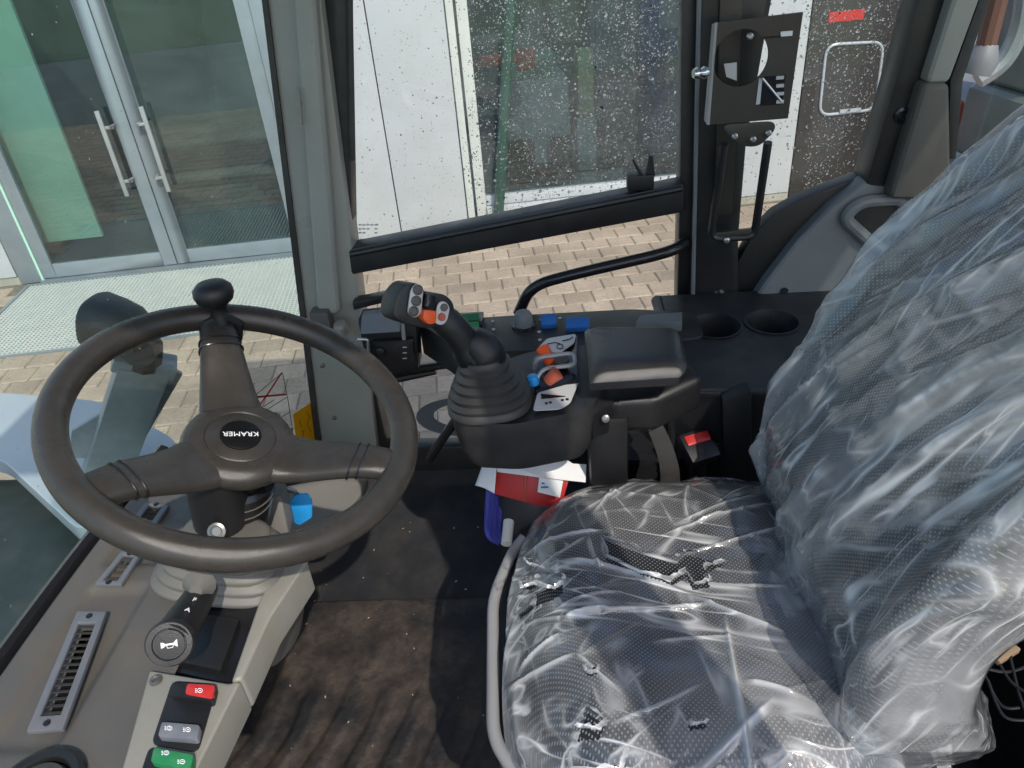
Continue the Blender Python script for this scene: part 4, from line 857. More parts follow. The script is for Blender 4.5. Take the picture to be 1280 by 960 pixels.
# ---------------------------------------------------------------- dashboard
zD = .60
db = thing('dashboard', (-.54, .55, zD), 'brown grey dashboard with air vents running along the windshield', 'dashboard')
def dz_(x, y): return zD + .018 * smooth01((-.52 - x) / .12) - .012 * smooth01((y - .75) / .2)
def D(px, py, off=0): return at(px, py, z=zD) + V((0, 0, off))
XL = lambda y: wsx(y, .6) + .028
vq = lambda p: p
def dashf(u, v):
    y = .16 + .78 * v; x0 = XL(y) + .012; x1 = -.425
    if y > .78: x1 = -.425 - .10 * smooth01((y - .78) / .16)
    x = x0 + (x1 - x0) * u
    z = zD - .004 - .05 * smooth01((.06 - u) / .06) * .6
    z -= .007 * smooth01((.03 - abs((x + .548) * 1.0) - .012 + .025) / .014) * smooth01((y - .385) / .02) * smooth01((.61 - y) / .02)
    z -= .010 * smooth01((.03 - abs(x + .548) + .016) / .014) * smooth01((y - .63) / .02) * smooth01((.715 - y) / .02)
    z -= .05 * smooth01((y - .88) / .06)
    return V((x, y, z))
dm_ = MB().grid(dashf, 70, 160)
nv0 = len(dm_.v)
dm_.build('top_panel', 'dash_grey', db, raw=True, ang=60)
uc = MB(); uc.prism([(-.625, .16, zD - .03), (-.43, .16, zD - .03), (-.50, .16, zD - .16), (-.66, .16, zD - .35)], (0, .7, 0)); uc.build('underside', 'dash_grey', db, bevel=.01)
MB().tube([V((XL(y) + .004, y, zD - .012)) for y in [.16 + .04 * k for k in range(19)]], .011, 8).build('edge_seal', 'black_gloss', db)
def vent(pts, nsl, lab=None):
    c = [at(*p, z=zD) + V((0, 0, .003)) for p in pts]
    cc = sum(c, V((0, 0, 0))) / 4
    def q(u, v): return (c[0] * (1 - u) + c[1] * u) * (1 - v) + (c[3] * (1 - u) + c[2] * u) * v
    outer = [q(*t) for t in ((0, 0), (1, 0), (1, 1), (0, 1))]; i0, i1, j0, j1 = .22, .78, .11, .89
    inner = [q(*t) for t in ((i0, j0), (i1, j0), (i1, j1), (i0, j1))]
    mb = MB(); vs = []
    for a in (outer, inner): vs += a + [p - V((0, 0, .006)) for p in a]
    fs = []
    for k in range(4):
        l = (k + 1) % 4
        fs += [(k, l, 8 + l, 8 + k), (k, 4 + k, 4 + l, l), (8 + k, 8 + l, 12 + l, 12 + k), (4 + k, 12 + k, 12 + l, 4 + l)]
    ve = mb.add(vs, fs).build('air_vent', 'vent_blue', db, bevel=.0015)
    MB().prism([p - V((0, 0, .014)) for p in inner], (0, 0, -.002)).build('vent_well', 'black_gloss', ve)
    for k in range(nsl):
        v = j0 + (j1 - j0) * (k + .5) / nsl; dv = (j1 - j0) / nsl * .5
        a, b_, cq, d_ = q(i0 + .01, v - dv), q(i1 - .01, v - dv), q(i1 - .01, v + dv * .6), q(i0 + .01, v + dv * .6)
        MB().prism([a - V((0, 0, .006)), b_ - V((0, 0, .006)), cq - V((0, 0, .0015)), d_ - V((0, 0, .0015))], (0, .0004, -.0012)).build('louvre', 'dash_grey', ve)
    for v in (.05, .95): MB().lathe([(.0035, 0), (.0035, .0015), (.002, .002)], q(.5, v), (0, 0, 1), 10).build('screw', 'black_gloss', ve)
    return ve
vent([(97, 766), (134, 766), (80, 913), (34, 917)], 14)
vent([(153, 690), (177, 694), (152, 732), (119, 732)], 4)
vent([(182, 630), (212, 633), (196, 656), (166, 652)], 4)
rv = at(46, 992, z=zD) + V((0, 0, .004))
MB().lathe([(.042, -.004), (.042, .001), (.038, .003), (.032, .002), (.03, -.004)], rv, (0, 0, 1), 40).build('round_vent', 'black_plastic', db)
MB().lathe([(.029, -.004), (.026, .002), (.01, .003)], rv, (0, 0, 1), 32).build('round_vent_cap', 'rubber', db)
# light switch panel framing the black pocket
sp = thing('switch_panel', at(230, 900, z=zD), 'light beige switch panel with red, grey and green rocker switches', 'switch panel')
zP = zD + .004
MB().prism([at(*p, z=zP) for p in [(186, 836), (287, 853), (301, 849), (243, 965), (195, 1060), (120, 1060), (150, 965)]], (0, 0, -.05)).build('panel', 'panel_beige', sp, bevel=.005, seg=3)
MB().prism([at(*p, z=zP - .0005) for p in [(288, 852), (323, 752), (352, 690), (385, 700), (338, 770), (301.5, 848)]], (0, 0, -.05)).build('side_ridge', 'panel_beige', sp, bevel=.005, seg=3)
po = MB(); po.prism([at(*p, z=zP - .012) for p in [(190, 832), (290, 856), (326, 750), (205, 700)]], (0, 0, -.006)); po.build('pocket', 'black_gloss', sp)
MB().prism([at(*p, z=zP - .004) for p in [(215, 826), (276, 838), (300, 772), (235, 762)]], (0, 0, -.02)).build('pocket_cover', 'black_plastic', sp, bevel=.006)
sw = MB().prism(rloop([at(*p, z=zP + .002) for p in [(215, 850), (272, 854), (247, 940), (188, 930)]], .008), (0, 0, -.01)).build('switch_frame', 'black_plastic', sp, bevel=.002)
def rock(pts, m1, half=None, marks=()):
    r_ = MB().prism(rloop([at(*p, z=zP + .010) for p in pts], .003), (0, 0, -.012)).build('rocker_switch', m1, sp, bevel=.002)
    if half: MB().prism(rloop([at(*p, z=zP + .0115) for p in half[0]], .003), (0, 0, -.006)).build('rocker_face', half[1], r_, bevel=.001)
    for p in marks:
        zz = zP + .0126 if half else zP + .0106
        MB().tube([at(p[0] + 3.2 * math.cos(a), p[1] + 2.6 * math.sin(a), z=zz) for a in [k * math.pi / 4 for k in range(8)]], .00042, 4, closed=True).build('mark', 'white_print', r_)
        for q0, q1 in (((-6, -2), (-4, -2)), ((-6, 0), (-4, 0)), ((-6, 2), (-4, 2)), ((-1, 0), (1.5, 0))): MB().tube([at(p[0] + q0[0], p[1] + q0[1], z=zz), at(p[0] + q1[0], p[1] + q1[1], z=zz)], .00042, 4).build('mark', 'white_print', r_)
rock([(216, 853), (270, 856), (265, 876), (211, 868)], 'black_plastic', ([(234, 854), (269, 856), (265, 873), (231, 867)], 'red_switch'), [(250, 863)])
rock([(202, 902), (250, 906), (246, 924), (197, 920)], 'grey_switch', None, [(235, 912), (212, 910)])
g2 = MB().prism(rloop([at(*p, z=zP + .002) for p in [(186, 932), (242, 944), (230, 985), (172, 975)]], .008), (0, 0, -.01)).build('switch_frame', 'black_plastic', sp, bevel=.002)
rock([(192, 934), (242, 943), (238, 962), (188, 952)], 'green_switch', None, [(208, 941), (228, 952)])
MB().lathe([(.0065, 0), (.0065, .002), (.004, .003), (.003, .001)], at(195, 851, z=zP + .0003), (0, 0, 1), 12).build('screw', 'screw', sp)

# ---------------------------------------------------------------- steering wheel and column
WC = V((-.364, .667, .789)); WN = V((.407, -.1045, 1)).normalized()
def wp(px, py, off=0): return atp(px, py, WC + WN * off, WN)
st = thing('steering_wheel', WC, 'dark rubber steering wheel with three spokes and a spinner knob', 'steering wheel')
wu = (wp(278, 400) - WC).normalized(); wv = WN.cross(wu)
Rm = .184; rm = .0165
MB().tube([WC + (wu * math.cos(a) + wv * math.sin(a)) * Rm for a in [2 * math.pi * k / 120 for k in range(120)]], rm, 20, closed=True).build('rim', 'rim_rubber', st, ang=180)
HC = WC - WN * .042
MB().lathe([(.036, -.05), (.042, -.03), (.060, -.012), (.064, 0), (.060, .008), (.05, .0125), (.0395, .0135), (.0385, .0122), (.037, .0135), (.0, .0142)], HC, WN, 48).build('hub', 'rim_rubber', st, ang=50)
for p in ((275, 420), (118, 612), (492, 582)):
    d = (wp(*p) - WC).normalized(); t = WN.cross(d); secs = []
    for k in range(17):
        f = k / 16; r = .035 + (Rm - .035 - .004) * f; h = -.042 + .042 * smooth01((f - .05) / .9) - .002
        wd = .016 * (1 - f) ** 1.4 + .0235 - .003 * f; th = .0145 - .003 * f
        secs.append((WC + d * r + WN * h, wd, th))
    vs = []; fs = []; n_ = 20
    for c, wd, th in secs:
        for k in range(n_):
            a = 2 * math.pi * k / n_; cs, sn = math.cos(a), math.sin(a)
            vs.append(c + t * (wd * math.copysign(abs(cs) ** .75, cs)) + WN * (th * math.copysign(abs(sn) ** .75, sn)))
    for j in range(16):
        for k in range(n_): fs.append((j * n_ + k, j * n_ + (k + 1) % n_, (j + 1) * n_ + (k + 1) % n_, (j + 1) * n_ + k))
    spk = MB().add(vs, fs).build('spoke', 'rim_rubber', st, ang=180)
    for f in (10.6, 11.7):
        j = int(f); c = secs[j][0].lerp(secs[j + 1][0], f - j); wd = secs[j][1] + .0002; th = secs[j][2] + .0002
        MB().tube([c + t * (wd * math.copysign(abs(math.cos(a)) ** .75, math.cos(a))) + WN * (th * math.copysign(abs(math.sin(a)) ** .75, math.sin(a))) for a in [2 * math.pi * k / 28 for k in range(28)]], .0011, 6, closed=True).build('seam', 'black_gloss', spk)
em_ = MB().lathe([(.0225, 0), (.0225, .0016), (.021, .0024), (0, .0026)], HC + WN * .0142, WN, 32).build('emblem', 'print_black', st)
rx = wp(270, 550) - wp(320, 550); text('emblem_text', 'KRAMER', .0098, HC + WN * .0171, rx, WN.cross(rx), 'white_print', em_, .0002, sx=1.05)
kp = wp(279, 408); kd = WN
MB().lathe([(.011, .0), (.0115, .016), (.01, .024), (.014, .030), (.0215, .036), (.0245, .044), (.0235, .052), (.017, .0585), (.006, .061), (0, .0612)], kp, V((.0, .05, 1)), 32).build('spinner_knob', 'black_plastic', st, ang=80)
MB().tube([kp - WN * .02 - wv * .019, kp + WN * .004 - wv * .019, kp + WN * .018, kp + WN * .004 + wv * .019, kp - WN * .02 + wv * .019], .006, 8).build('knob_clamp', 'black_plastic', st)

cl = thing('steering_column', HC - WN * .2, 'steering column with black collar, grey shroud and ribbed boot', 'steering column')
MB().lathe([(.046, -.115), (.046, -.055), (.04, -.05)], HC, WN, 32).build('collar', 'black_gloss', cl)
for h in (-.07, -.085): MB().lathe([(.0468, h), (.0472, h + .001), (.0468, h + .002)], HC, WN, 32).build('collar_groove', 'dash_grey', cl)
MB().lathe([(.010, 0), (.010, .002), (.007, .003), (.005, .001)], at(271, 664, y=.60), V((.2, -.8, .5)), 18).build('ignition_lock', 'screw', cl)
sh = MB(); sh.prism([at(330, 618, y=.74), at(352, 620, y=.74), at(362, 668, y=.72), at(350, 700, y=.70), at(312, 705, y=.70), at(318, 660, y=.72)], (-.0, .03, .0)); sh.build('shroud_side', 'boot_grey', cl, bevel=.008)
sh = MB(); sh.prism([at(252, 640, y=.70), at(262, 640, y=.70), at(240, 690, y=.66), at(210, 690, y=.66)], (0, .03, 0)); sh.build('shroud_side', 'dash_grey', cl, bevel=.006)
bp_ = []
for k in range(5):
    h = k * .012; r = .08 - k * .008
    bp_ += [(r, h), (r + .003, h + .004), (r + .001, h + .0085), (r - .007, h + .0105)]
bc = at(267, 745, z=zD) + V((0, .045, -.004))
MB().lathe(bp_, bc, V((.18, .0, 1)), 48, sq=3.4, asp=.72).build('ribbed_boot', 'boot_grey', cl, ang=60)
MB().lathe([(.03, 0), (.034, .05), (.03, .1)], bc + V((.0, .02, .06)), V((.25, .0, 1)), 24).build('inner_sleeve', 'black_plastic', cl)
kn = at(251, 727, z=.68)
MB().lathe([(.014, 0), (.017, .006), (.012, .012), (.006, .02)], kn, V((.2, -.9, .3)), 16).build('adjust_knob', 'boot_grey', cl)
lw = MB(); lw.prism(rloop([at(345, 705, z=.5), at(388, 690, z=.5), at(384, 735, z=.46), at(350, 778, z=.44), at(330, 776, z=.44)], .03), (-.05, .03, -.14)); lw.build('lower_cover', 'boot_grey', cl, bevel=.02, seg=3)
MB().prism(rloop([at(362, 716, z=.507), at(382, 705, z=.507), at(378, 728, z=.487), at(360, 748, z=.487)], .008), (-.01, .0, -.01)).build('cover_slot', 'black_gloss', cl)
tag(MB().prism([at(330, 612, y=1.1), at(420, 596, y=1.15), at(462, 596, y=1.18), at(452, 622, y=1.15), at(400, 690, y=1.0), at(330, 700, y=1.0)], (-.02, .05, -.06)).build('knee_panel', 'boot_grey', bevel=.012, seg=3), 'slanted grey knee panel between steering column and cab pillar', 'panel')
# direction lever with horn button
lv = thing('column_lever', at(252, 740, z=.665), 'black direction lever with a horn push on its end', 'lever')
l0 = at(256, 735, z=.66); l1 = at(213, 803, z=.685); la_ = (l1 - l0).normalized()
MB().tube([l0, l0.lerp(l1, .3), l0.lerp(l1, .7), l1], [.014, .0165, .0185, .02], 20).build('stalk', 'black_plastic', lv, ang=60)
hn = (CAM - l1).normalized() * .75 + la_ * .65; hn.normalize()
MB().lathe([(.018, -.012), (.0215, -.006), (.0225, .002), (.0205, .006), (.0155, .0065), (.0145, .0045)], l1, hn, 32).build('end_ring', 'console_grey', lv)
hb = MB().lathe([(.014, 0), (.0135, .006), (.0, .0068)], l1, hn, 28).build('horn_button', 'black_plastic', lv)
hu = V((1, .1, 0)); hu = (hu - hn * hu.dot(hn)).normalized(); hv = hn.cross(hu)
ho = lambda a, b_: l1 + hn * .0072 + hu * a + hv * b_
MB().prism([ho(-.007, .003), ho(-.005, .0028), ho(-.003, .0012), ho(.004, .0012), ho(.007, .004), ho(.0075, .004), ho(.0075, -.003), ho(.004, -.0004), ho(-.003, -.0004), ho(-.005, -.002), ho(-.007, -.0024)], hn * .0004).build('horn_icon', 'white_print', hb, smooth=False)
MB().tube([ho(-.002, -.0006), ho(-.0015, -.003), ho(.003, -.003), ho(.004, -.0008)], .0004, 5).build('horn_icon', 'white_print', hb)
up_ = (V((.45, -.35, .8)) - la_ * V((.45, -.35, .8)).dot(la_)).normalized()
for k, ch_ in enumerate('RNFA'):
    c = l0.lerp(l1, .12 + .2 * k) + up_ * (.0172 + .001 * k); text('lever_mark', ch_, .0078, c, -la_.cross(up_), la_ * -1, 'white_print', lv)
# key tag
kt = thing('key_tag', wp(376, 640, -.05), 'bright blue key tag hanging from the ignition key', 'key tag')
kp_ = [at(*p, y=.76) for p in [(361, 628), (369, 619), (384, 617), (390, 626), (390, 647), (374, 657), (366, 652)]]
MB().prism(rloop(kp_, .004), (0, .0025, 0)).build('tag', 'blue_tag', kt, bevel=.0008)
MB().tube([at(372 + 4 * math.cos(a), 619 + 5 * math.sin(a), y=.762) for a in [k * math.pi / 6 for k in range(12)]], .0009, 6, closed=True).build('ring', 'steel', kt)
MB().tube([at(358, 612, y=.77), at(372, 616, y=.765)], .003, 8).build('key', 'steel', kt)

# ---------------------------------------------------------------- seat
CX, CY, HX, HY, PE = .142, .66, .218, .25, 3.4
def cush(a, b_, off=0.0):
    if abs(a) + abs(b_) < 1e-4: a = 1e-4
    m = max(abs(a), abs(b_), 1e-6); p, q = a / m, b_ / m
    rho = 1 / ((abs(p) ** PE + abs(q) ** PE) ** (1 / PE)); e = min(m, 1.0)
    X, Y = p * rho * e, q * rho * e
    z = .508 - .052 * e ** 7 - .012 * math.exp(-((X * 1.2) ** 2 + (Y * 1.3) ** 2) * 2) - .02 * smooth01((-X - .5) / .5)
    ox = CX + HX * X; oy = CY + HY * Y; k = 0
    if m > 1: z -= (m - 1) * .3; k = math.sin(min(1, (m - 1) / .3) * math.pi) * .012
    dx, dy = p * rho, q * rho; l = math.hypot(dx, dy) + 1e-6
    o2 = off * smooth01((e - .7) / .3); 
    return V((ox + dx / l * (k + o2), oy + dy / l * (k + o2), z + off * (1 if m <= 1 else max(0, 1 - (m - 1) * 4))))
def set_uv(o, f):
    me = o.data; uvl = me.uv_layers.new(name='uv')
    for l in me.loops: uvl.data[l.index].uv = f(l.vertex_index)
se = thing('driver_seat', (CX, CY, .02), 'black dotted fabric driver seat with a silver front tube', 'seat')
nC = 90
cu = MB().grid(lambda u, v: cush((2 * u - 1) * 1.32, (2 * v - 1) * 1.32), nC, nC); cv = list(cu.v)
o = cu.build('cushion', 'dot_fabric', se, raw=True, ang=80); set_uv(o, lambda i: (cv[i].y - cv[i].z * .7, cv[i].x))
SP = [V((.395, 0, .42)), V((.355, 0, .50)), V((.345, 0, .59)), V((.395, 0, .72)), V((.465, 0, .84)), V((.54, 0, .95)), V((.585, 0, 1.01))]
BY_ = .685
SPL = spline(SP, 10); WD = [.20, .212, .218, .22, .218, .208, .18]
def spine(h):
    f = max(0, min(1, h)) * (len(SPL) - 1); i = min(int(f), len(SPL) - 2); t = f - i
    c = SPL[i].lerp(SPL[i + 1], t); d = (SPL[i + 1] - SPL[i]).normalized(); g_ = max(0, min(1, h)) * 6; k = min(int(g_), 5); w_ = WD[k] + (WD[k + 1] - WD[k]) * smooth01(g_ - k)
    return c, d, w_
def back(th, h, off=0):
    c, d, w_ = spine(h); nx = V((-d.z, 0, d.x))      # points to the front (-x)
    cap = 1 - max(0, (h - .93) / .07) ** 3 * .75; bot = 1 - max(0, (.06 - h) / .06) ** 3 * .5
    cs, sn = math.cos(th), math.sin(th); e = .62
    y = math.copysign(abs(cs) ** e, cs) * (w_ * cap * bot + off); t = math.copysign(abs(sn) ** e, sn) * (.058 * cap * bot + off)
    bol = .022 * smooth01((abs(cs) - .62) / .25) if sn > 0 else 0
    return V((c.x, BY_ + y, c.z)) + nx * (t + bol * (sn > 0))
nb, mbk = 120, 80
bk = MB().grid(lambda u, v: back(2 * math.pi * u, v), nb, mbk)
kk = len(bk.v); topc = sum((back(2 * math.pi * k / nb, 1) for k in range(nb)), V((0, 0, 0))) / nb
bk.add([back(2 * math.pi * k / nb, 1) for k in range(nb)], [list(range(nb))])
bv = list(bk.v)
o = bk.build('backrest', 'dot_fabric', se, raw=True, ang=80); set_uv(o, lambda i: (bv[i].y + bv[i].x * .3, math.hypot(bv[i].z, bv[i].x) if True else 0))
MB().box((.15, CY, .22), (.36, .38, .36)).build('pedestal', 'black_plastic', se, bevel=.03)
MB().prism(rloop([V((-.10, .42, .40)), V((-.10, .90, .40)), V((.40, .93, .40)), V((.40, .40, .40))], .06), (0, 0, -.06)).build('seat_pan', 'seat_shell', se, bevel=.01)
tb = [at(700, 1060, z=.40), at(641, 962, z=.40), at(616, 922, z=.40), at(616, 748, z=.40), at(640, 690, z=.41), at(655, 672, z=.42)]
MB().tube(fillet(tb, .03), .0085, 12).build('front_tube', 'silver_tube', se)
MB().tube([at(636, 652, z=.43), at(633, 680, z=.42)], [.009, .0085], 12).build('adjust_lever', 'cladding_trim', se)
MB().prism([at(623, 745, z=.385), at(650, 700, z=.385), at(720, 960, z=.385), at(650, 962, z=.385), at(622, 920, z=.385)], (0, 0, -.02)).build('front_apron', 'seat_shell', se, bevel=.006)

# ---------------------------------------------------------------- torn plastic covers
def seg_ridge(p, a, b_, w_):
    ab = b_ - a; t = max(0, min(1, (p - a).dot(ab) / ab.length_squared)); d = (p - (a + ab * t)).length
    f = min(1, 6 * min(t + .02, 1 - t + .02)); return math.exp(-(d / w_) ** 1.4) * f
def P2(px, py): q = at(px, py, z=.51); return V((q.x, q.y))
holes = [[(752, 672), (775, 680), (800, 688), (846, 700), (858, 690), (872, 692), (905, 702), (880, 712), (888, 728), (866, 731), (858, 715), (838, 728), (800, 718), (758, 700)],
         [(672, 722), (690, 717), (703, 720), (704, 732), (692, 737), (670, 733)],
         [(722, 908), (735, 882), (757, 902), (750, 913), (738, 910)], [(712, 942), (784, 936), (775, 965), (716, 965)],
         [(650, 729), (664, 727), (668, 733), (652, 735)], [(860, 902), (880, 898), (884, 904), (864, 907)], [(732, 836), (744, 834), (747, 841), (736, 842)],
         [(655, 700), (672, 704), (680, 712), (664, 708)]]
holes = [[P2(*p) for p in h] for h in holes]
def inpoly(x, y, poly):
    c = False; j = len(poly) - 1
    for i in range(len(poly)):
        a, b_ = poly[i], poly[j]
        if (a.y > y) != (b_.y > y) and x < (b_.x - a.x) * (y - a.y) / (b_.y - a.y) + a.x: c = not c
        j = i
    return c
CR = [((648, 660), (760, 662), .004, .010), ((735, 668), (752, 712), .005, .012), ((690, 690), (860, 735), .008, .013), ((860, 735), (985, 790), .006, .012), ((665, 690), (735, 668), .003, .006),
      ((690, 768), (900, 748), .006, .014), ((650, 800), (700, 780), .003, .010), ((640, 812), (720, 812), .006, .010), ((720, 812), (775, 862), .003, .010), ((700, 765), (760, 762), .010, .012),
      ((820, 670), (975, 622), .004, .008), ((850, 690), (985, 655), .004, .008), ((840, 655), (960, 610), .003, .006), ((860, 720), (985, 730), .004, .008), ((720, 640), (800, 590), .003, .006),
      ((770, 600), (740, 640), .003, .006), ((930, 850), (1000, 870), .006, .010), ((905, 760), (940, 960), .006, .010), ((850, 960), (970, 870), .008, .010), ((760, 900), (880, 850), .003, .005),
      ((640, 700), (700, 740), .003, .006), ((655, 745), (740, 770), .003, .006), ((690, 750), (780, 738), .003, .007), ((815, 800), (925, 795), .002, .007), ((860, 600), (858, 650), .002, .006), ((870, 650), (905, 640), .004, .010)]
rnd = random.Random(3); CRW = [(P2(*a), P2(*b_), max(.0022, w_ * .5), h * .55, 1.0) for a, b_, w_, h in CR]
for k in range(24):
    a = V((rnd.uniform(-.12, .36), rnd.uniform(.4, .92))); an = rnd.gauss(-.15, .6); l = rnd.uniform(.03, .16)
    CRW.append((a, a + V((math.cos(an), math.sin(an))) * l, rnd.uniform(.0018, .0028), rnd.uniform(.0008, .003), .25))
import numpy as np
NF = 340; RG = 1.26
gx = [[None] * (NF + 1) for _ in range(NF + 1)]
base = [cush((2 * (i % (NF + 1)) / NF - 1) * RG, (2 * (i // (NF + 1)) / NF - 1) * RG) for i in range((NF + 1) ** 2)]
BX = np.array([p.x for p in base]); BY = np.array([p.y for p in base]); RH = np.zeros(len(base)); RFo = np.zeros(len(base))
for s0, s1, w_, hh, fk in CRW:
    wig = rnd.uniform(-.006, .006)
    sel = np.where((BX > min(s0.x, s1.x) - .02) & (BX < max(s0.x, s1.x) + .02) & (BY > min(s0.y, s1.y) - .02) & (BY < max(s0.y, s1.y) + .02))[0]
    ex, ey = s1.x - s0.x, s1.y - s0.y; l2 = ex * ex + ey * ey; l = math.sqrt(l2)
    t = np.clip(((BX[sel] - s0.x) * ex + (BY[sel] - s0.y) * ey) / l2, 0, 1)
    bow = wig * np.sin(t * math.pi) * min(1, l / .1); d = np.hypot(BX[sel] - s0.x - ex * t + ey / l * bow, BY[sel] - s0.y - ey * t - ex / l * bow)
    e = np.exp(-(d / w_) ** 1.4) * np.minimum(1, 5 * np.minimum(t + .01, 1 - t + .01)); RH[sel] += e * hh; RFo[sel] = np.maximum(RFo[sel], e * fk * min(1, hh / .004))
foldC = []
veil = [(P2(985, 800), .10, .30), (P2(650, 780), .05, .22), (P2(780, 715), .06, .12), (P2(720, 620), .08, .10), (P2(900, 900), .08, .15)]
def filmC(u, v):
    a, b_ = (2 * u - 1) * RG, (2 * v - 1) * RG; m = max(abs(a), abs(b_)); k = int(round(v * NF)) * (NF + 1) + int(round(u * NF))
    p = base[k]; h = .0035 + .0035 * (noise.noise(V((p.x * 13, p.y * 13, p.z * 10))) + .4) + RH[k] * (m < 1.06); f = RFo[k] * .6 * (m < 1.06)
    side = smooth01((m - .93) / .12)
    g_ = math.atan2(b_, a); w1 = 1 - abs(noise.noise(V((g_ * 3 + p.z * 8 + p.y * 6, p.z * 9, 5))) * 2)
    h += side * (.006 * max(0, w1) ** 2 + .004); f = max(f, side * (.2 + .3 * max(0, w1) ** 5))
    for c, r_, amp in veil: f += amp * math.exp(-((p.x - c.x) ** 2 + (p.y - c.y) ** 2) / r_ ** 2) * (.7 + .6 * noise.noise(V((p.x * 16, p.y * 30, 8))))
    foldC.append(max(0, f)); return cush(a, b_, h)
fcv = thing('cushion_cover', (CX, CY, .5), 'torn clear plastic cover crumpled over the seat cushion', 'plastic cover')
def keepC(u, v):
    p = cush((2 * u - 1) * 1.26, (2 * v - 1) * 1.26); 
    if p.x > .40: return False
    if max(abs(2 * u - 1), abs(2 * v - 1)) * 1.26 > 1.0 + .2 + .05 * noise.noise(V((u * 9, v * 9, 0))): return False
    return not any(inpoly(p.x, p.y, h) for h in holes)
fm_ = MB().grid(filmC, NF, NF, keepC)
def attr(o, vals):
    at2 = o.data.attributes.new('fold', 'FLOAT', 'POINT'); at2.data.foreach_set('value', vals)
o = fm_.build('film', 'film', fcv, raw=True, ang=180); attr(o, foldC)
# curled lips of film round the tears
for h in holes:
    lp_v = MB(); lpf = []
    n_ = len(h); c = sum(h, V((0, 0))) / n_
    pts_ = []
    for i in range(n_):
        for k in range(4): pts_.append(h[i].lerp(h[(i + 1) % n_], k / 4) + V((rnd.uniform(-.0015, .0015), rnd.uniform(-.0015, .0015))))
    N2 = len(pts_); vs = []
    for i, p in enumerate(pts_):
        z = .512 + .004 * rnd.random(); d = (c - p); dn = d.normalized() if d.length > 0 else V((1, 0)); wv_ = rnd.choice((.001, .0015, .0025, .006)) * min(1, d.length / .02)
        vs += [V((p.x - dn.x * .003, p.y - dn.y * .003, z)), V((p.x + dn.x * wv_, p.y + dn.y * wv_, z + rnd.uniform(.001, .005)))]
        lpf += [.12, .42]
    fs = [(2 * i, 2 * i + 1, (2 * i + 3) % (2 * N2), (2 * i + 2) % (2 * N2)) for i in range(N2)]
    lp_v.add(vs, fs)
    o = lp_v.build('torn_edge', 'film', fcv, raw=True, ang=180); attr(o, lpf)

# cover over the backrest: long folds sweep from the gathered hem to the top
foldB = []
def filmB(u, v):
    th = 2 * math.pi * u; h = -.18 + 1.19 * v; hh = max(h, 0); f = 0
    p = back(th, hh); 
    # long sweeping folds
    s = p.y * 1.0 + (p.z - .5) * .55
    def ridge(fr, sd, pw):
        r_ = 1 - abs(noise.noise(V((s * fr + .35 * noise.noise(V((p.y * 3, p.z * 3, sd))), p.z * 1.1, sd)))) * 2.6; return max(0, r_) ** pw
    r1, r2, r3 = ridge(10, 1.3, 3), ridge(24, 7.1, 4), ridge(5, 3.7, 2)
    off = .006 + .013 * r1 + .0025 * r2 + .014 * r3 + .004 * noise.noise(p * 22)
    cl_ = smooth01((.86 - p.z) / .14) * smooth01((.66 - p.y) / .12); loose = 1 - cl_
    f = max(.35 * r1 ** 2, .25 * r2 ** 2) * (.35 + .65 * smooth01(noise.noise(p * 5) + .5)) + .3 * loose * (.75 + .5 * noise.noise(p * 4 + V((3, 1, 7))))
    q = back(th, hh, off)
    if h > .9: q += V((0, 0, .012 * smooth01((h - .9) / .1)))
    if h < .06:      # gathered hem falls loose onto the cushion and toward the near side
        k = smooth01((.06 - h) / .24)
        w1 = 1 - abs(noise.noise(V((th * 5, h * 3, 9)))) * 2; w1 = max(0, w1)
        q += V((-.05 * k * max(0, math.sin(th)), -.05 * k + .03 * w1 * k * math.cos(th), -.12 * k)) 
        q.x += .03 * k * w1; f = max(f, k * (.5 + .4 * w1 ** 2))
        q.x += .02 * noise.noise(V((th * 3, h * 8, 4))) * k
    ed = smooth01((abs(math.cos(th)) - .93) / .07); f = max(f, .3 * ed)
    f += .35 * smooth01((.8 - p.z) / .2) * smooth01((p.y - .74) / .1) * (.6 + .8 * noise.noise(p * 7))
    foldB.append(max(0, f)); return q
fb = thing('backrest_cover', (.36, CY, .5), 'clear plastic bag with long folds pulled over the seat backrest', 'plastic cover')
fbm = MB().grid(filmB, 300, 240)
tp = [filmB(k / 60, 1) for k in range(60)]; tcc = sum(tp, V((0, 0, 0))) / 60 + V((0, 0, .01))
b0 = len(fbm.v); fbm.add(tp + [tcc], [(k, (k + 1) % 60, 60) for k in range(60)]); foldB.append(.4)
o = fbm.build('film', 'film_back', fb, raw=True, ang=180); attr(o, foldB)

# ---------------------------------------------------------------- belt, papers, strap, rear clutter
bu = thing('belt_buckle', at(875, 570, z=.40), 'black seat belt buckle with a red release button', 'buckle')
bx_ = (at(890, 540, z=.47) - at(850, 552, z=.47)).normalized(); bz_ = V((0, -.5, .85)); bz_ = (bz_ - bx_ * bz_.dot(bx_)).normalized(); Rk = Matrix((bx_, bz_.cross(bx_), bz_)).transposed()
bc_ = at(872, 560, z=.46); MB().box(bc_, (.055, .055, .028), Rk).build('body', 'black_plastic', bu, bevel=.006)
MB().box(at(871, 549, z=.475), (.044, .018, .012), Rk).build('release_button', 'red_switch', bu, bevel=.003)
MB().tube([bc_ - V((0, .01, .02)), bc_ - V((-.01, 0, .2))], .014, 8).build('stalk', 'black_plastic', bu)
be = MB(); pth = spline([at(783, 478, y=.98), at(800, 505, y=.965), at(822, 540, y=.95), at(836, 580, y=.94), at(838, 610, y=.94)], 8)
for i in range(len(pth) - 1):
    pass
vs = []; fs = []
for p in pth: vs += [p - V((.016, 0, -.006)), p + V((.016, 0, -.006)), p + V((.016, .003, -.006)), p - V((.016, -.003, -.006))]
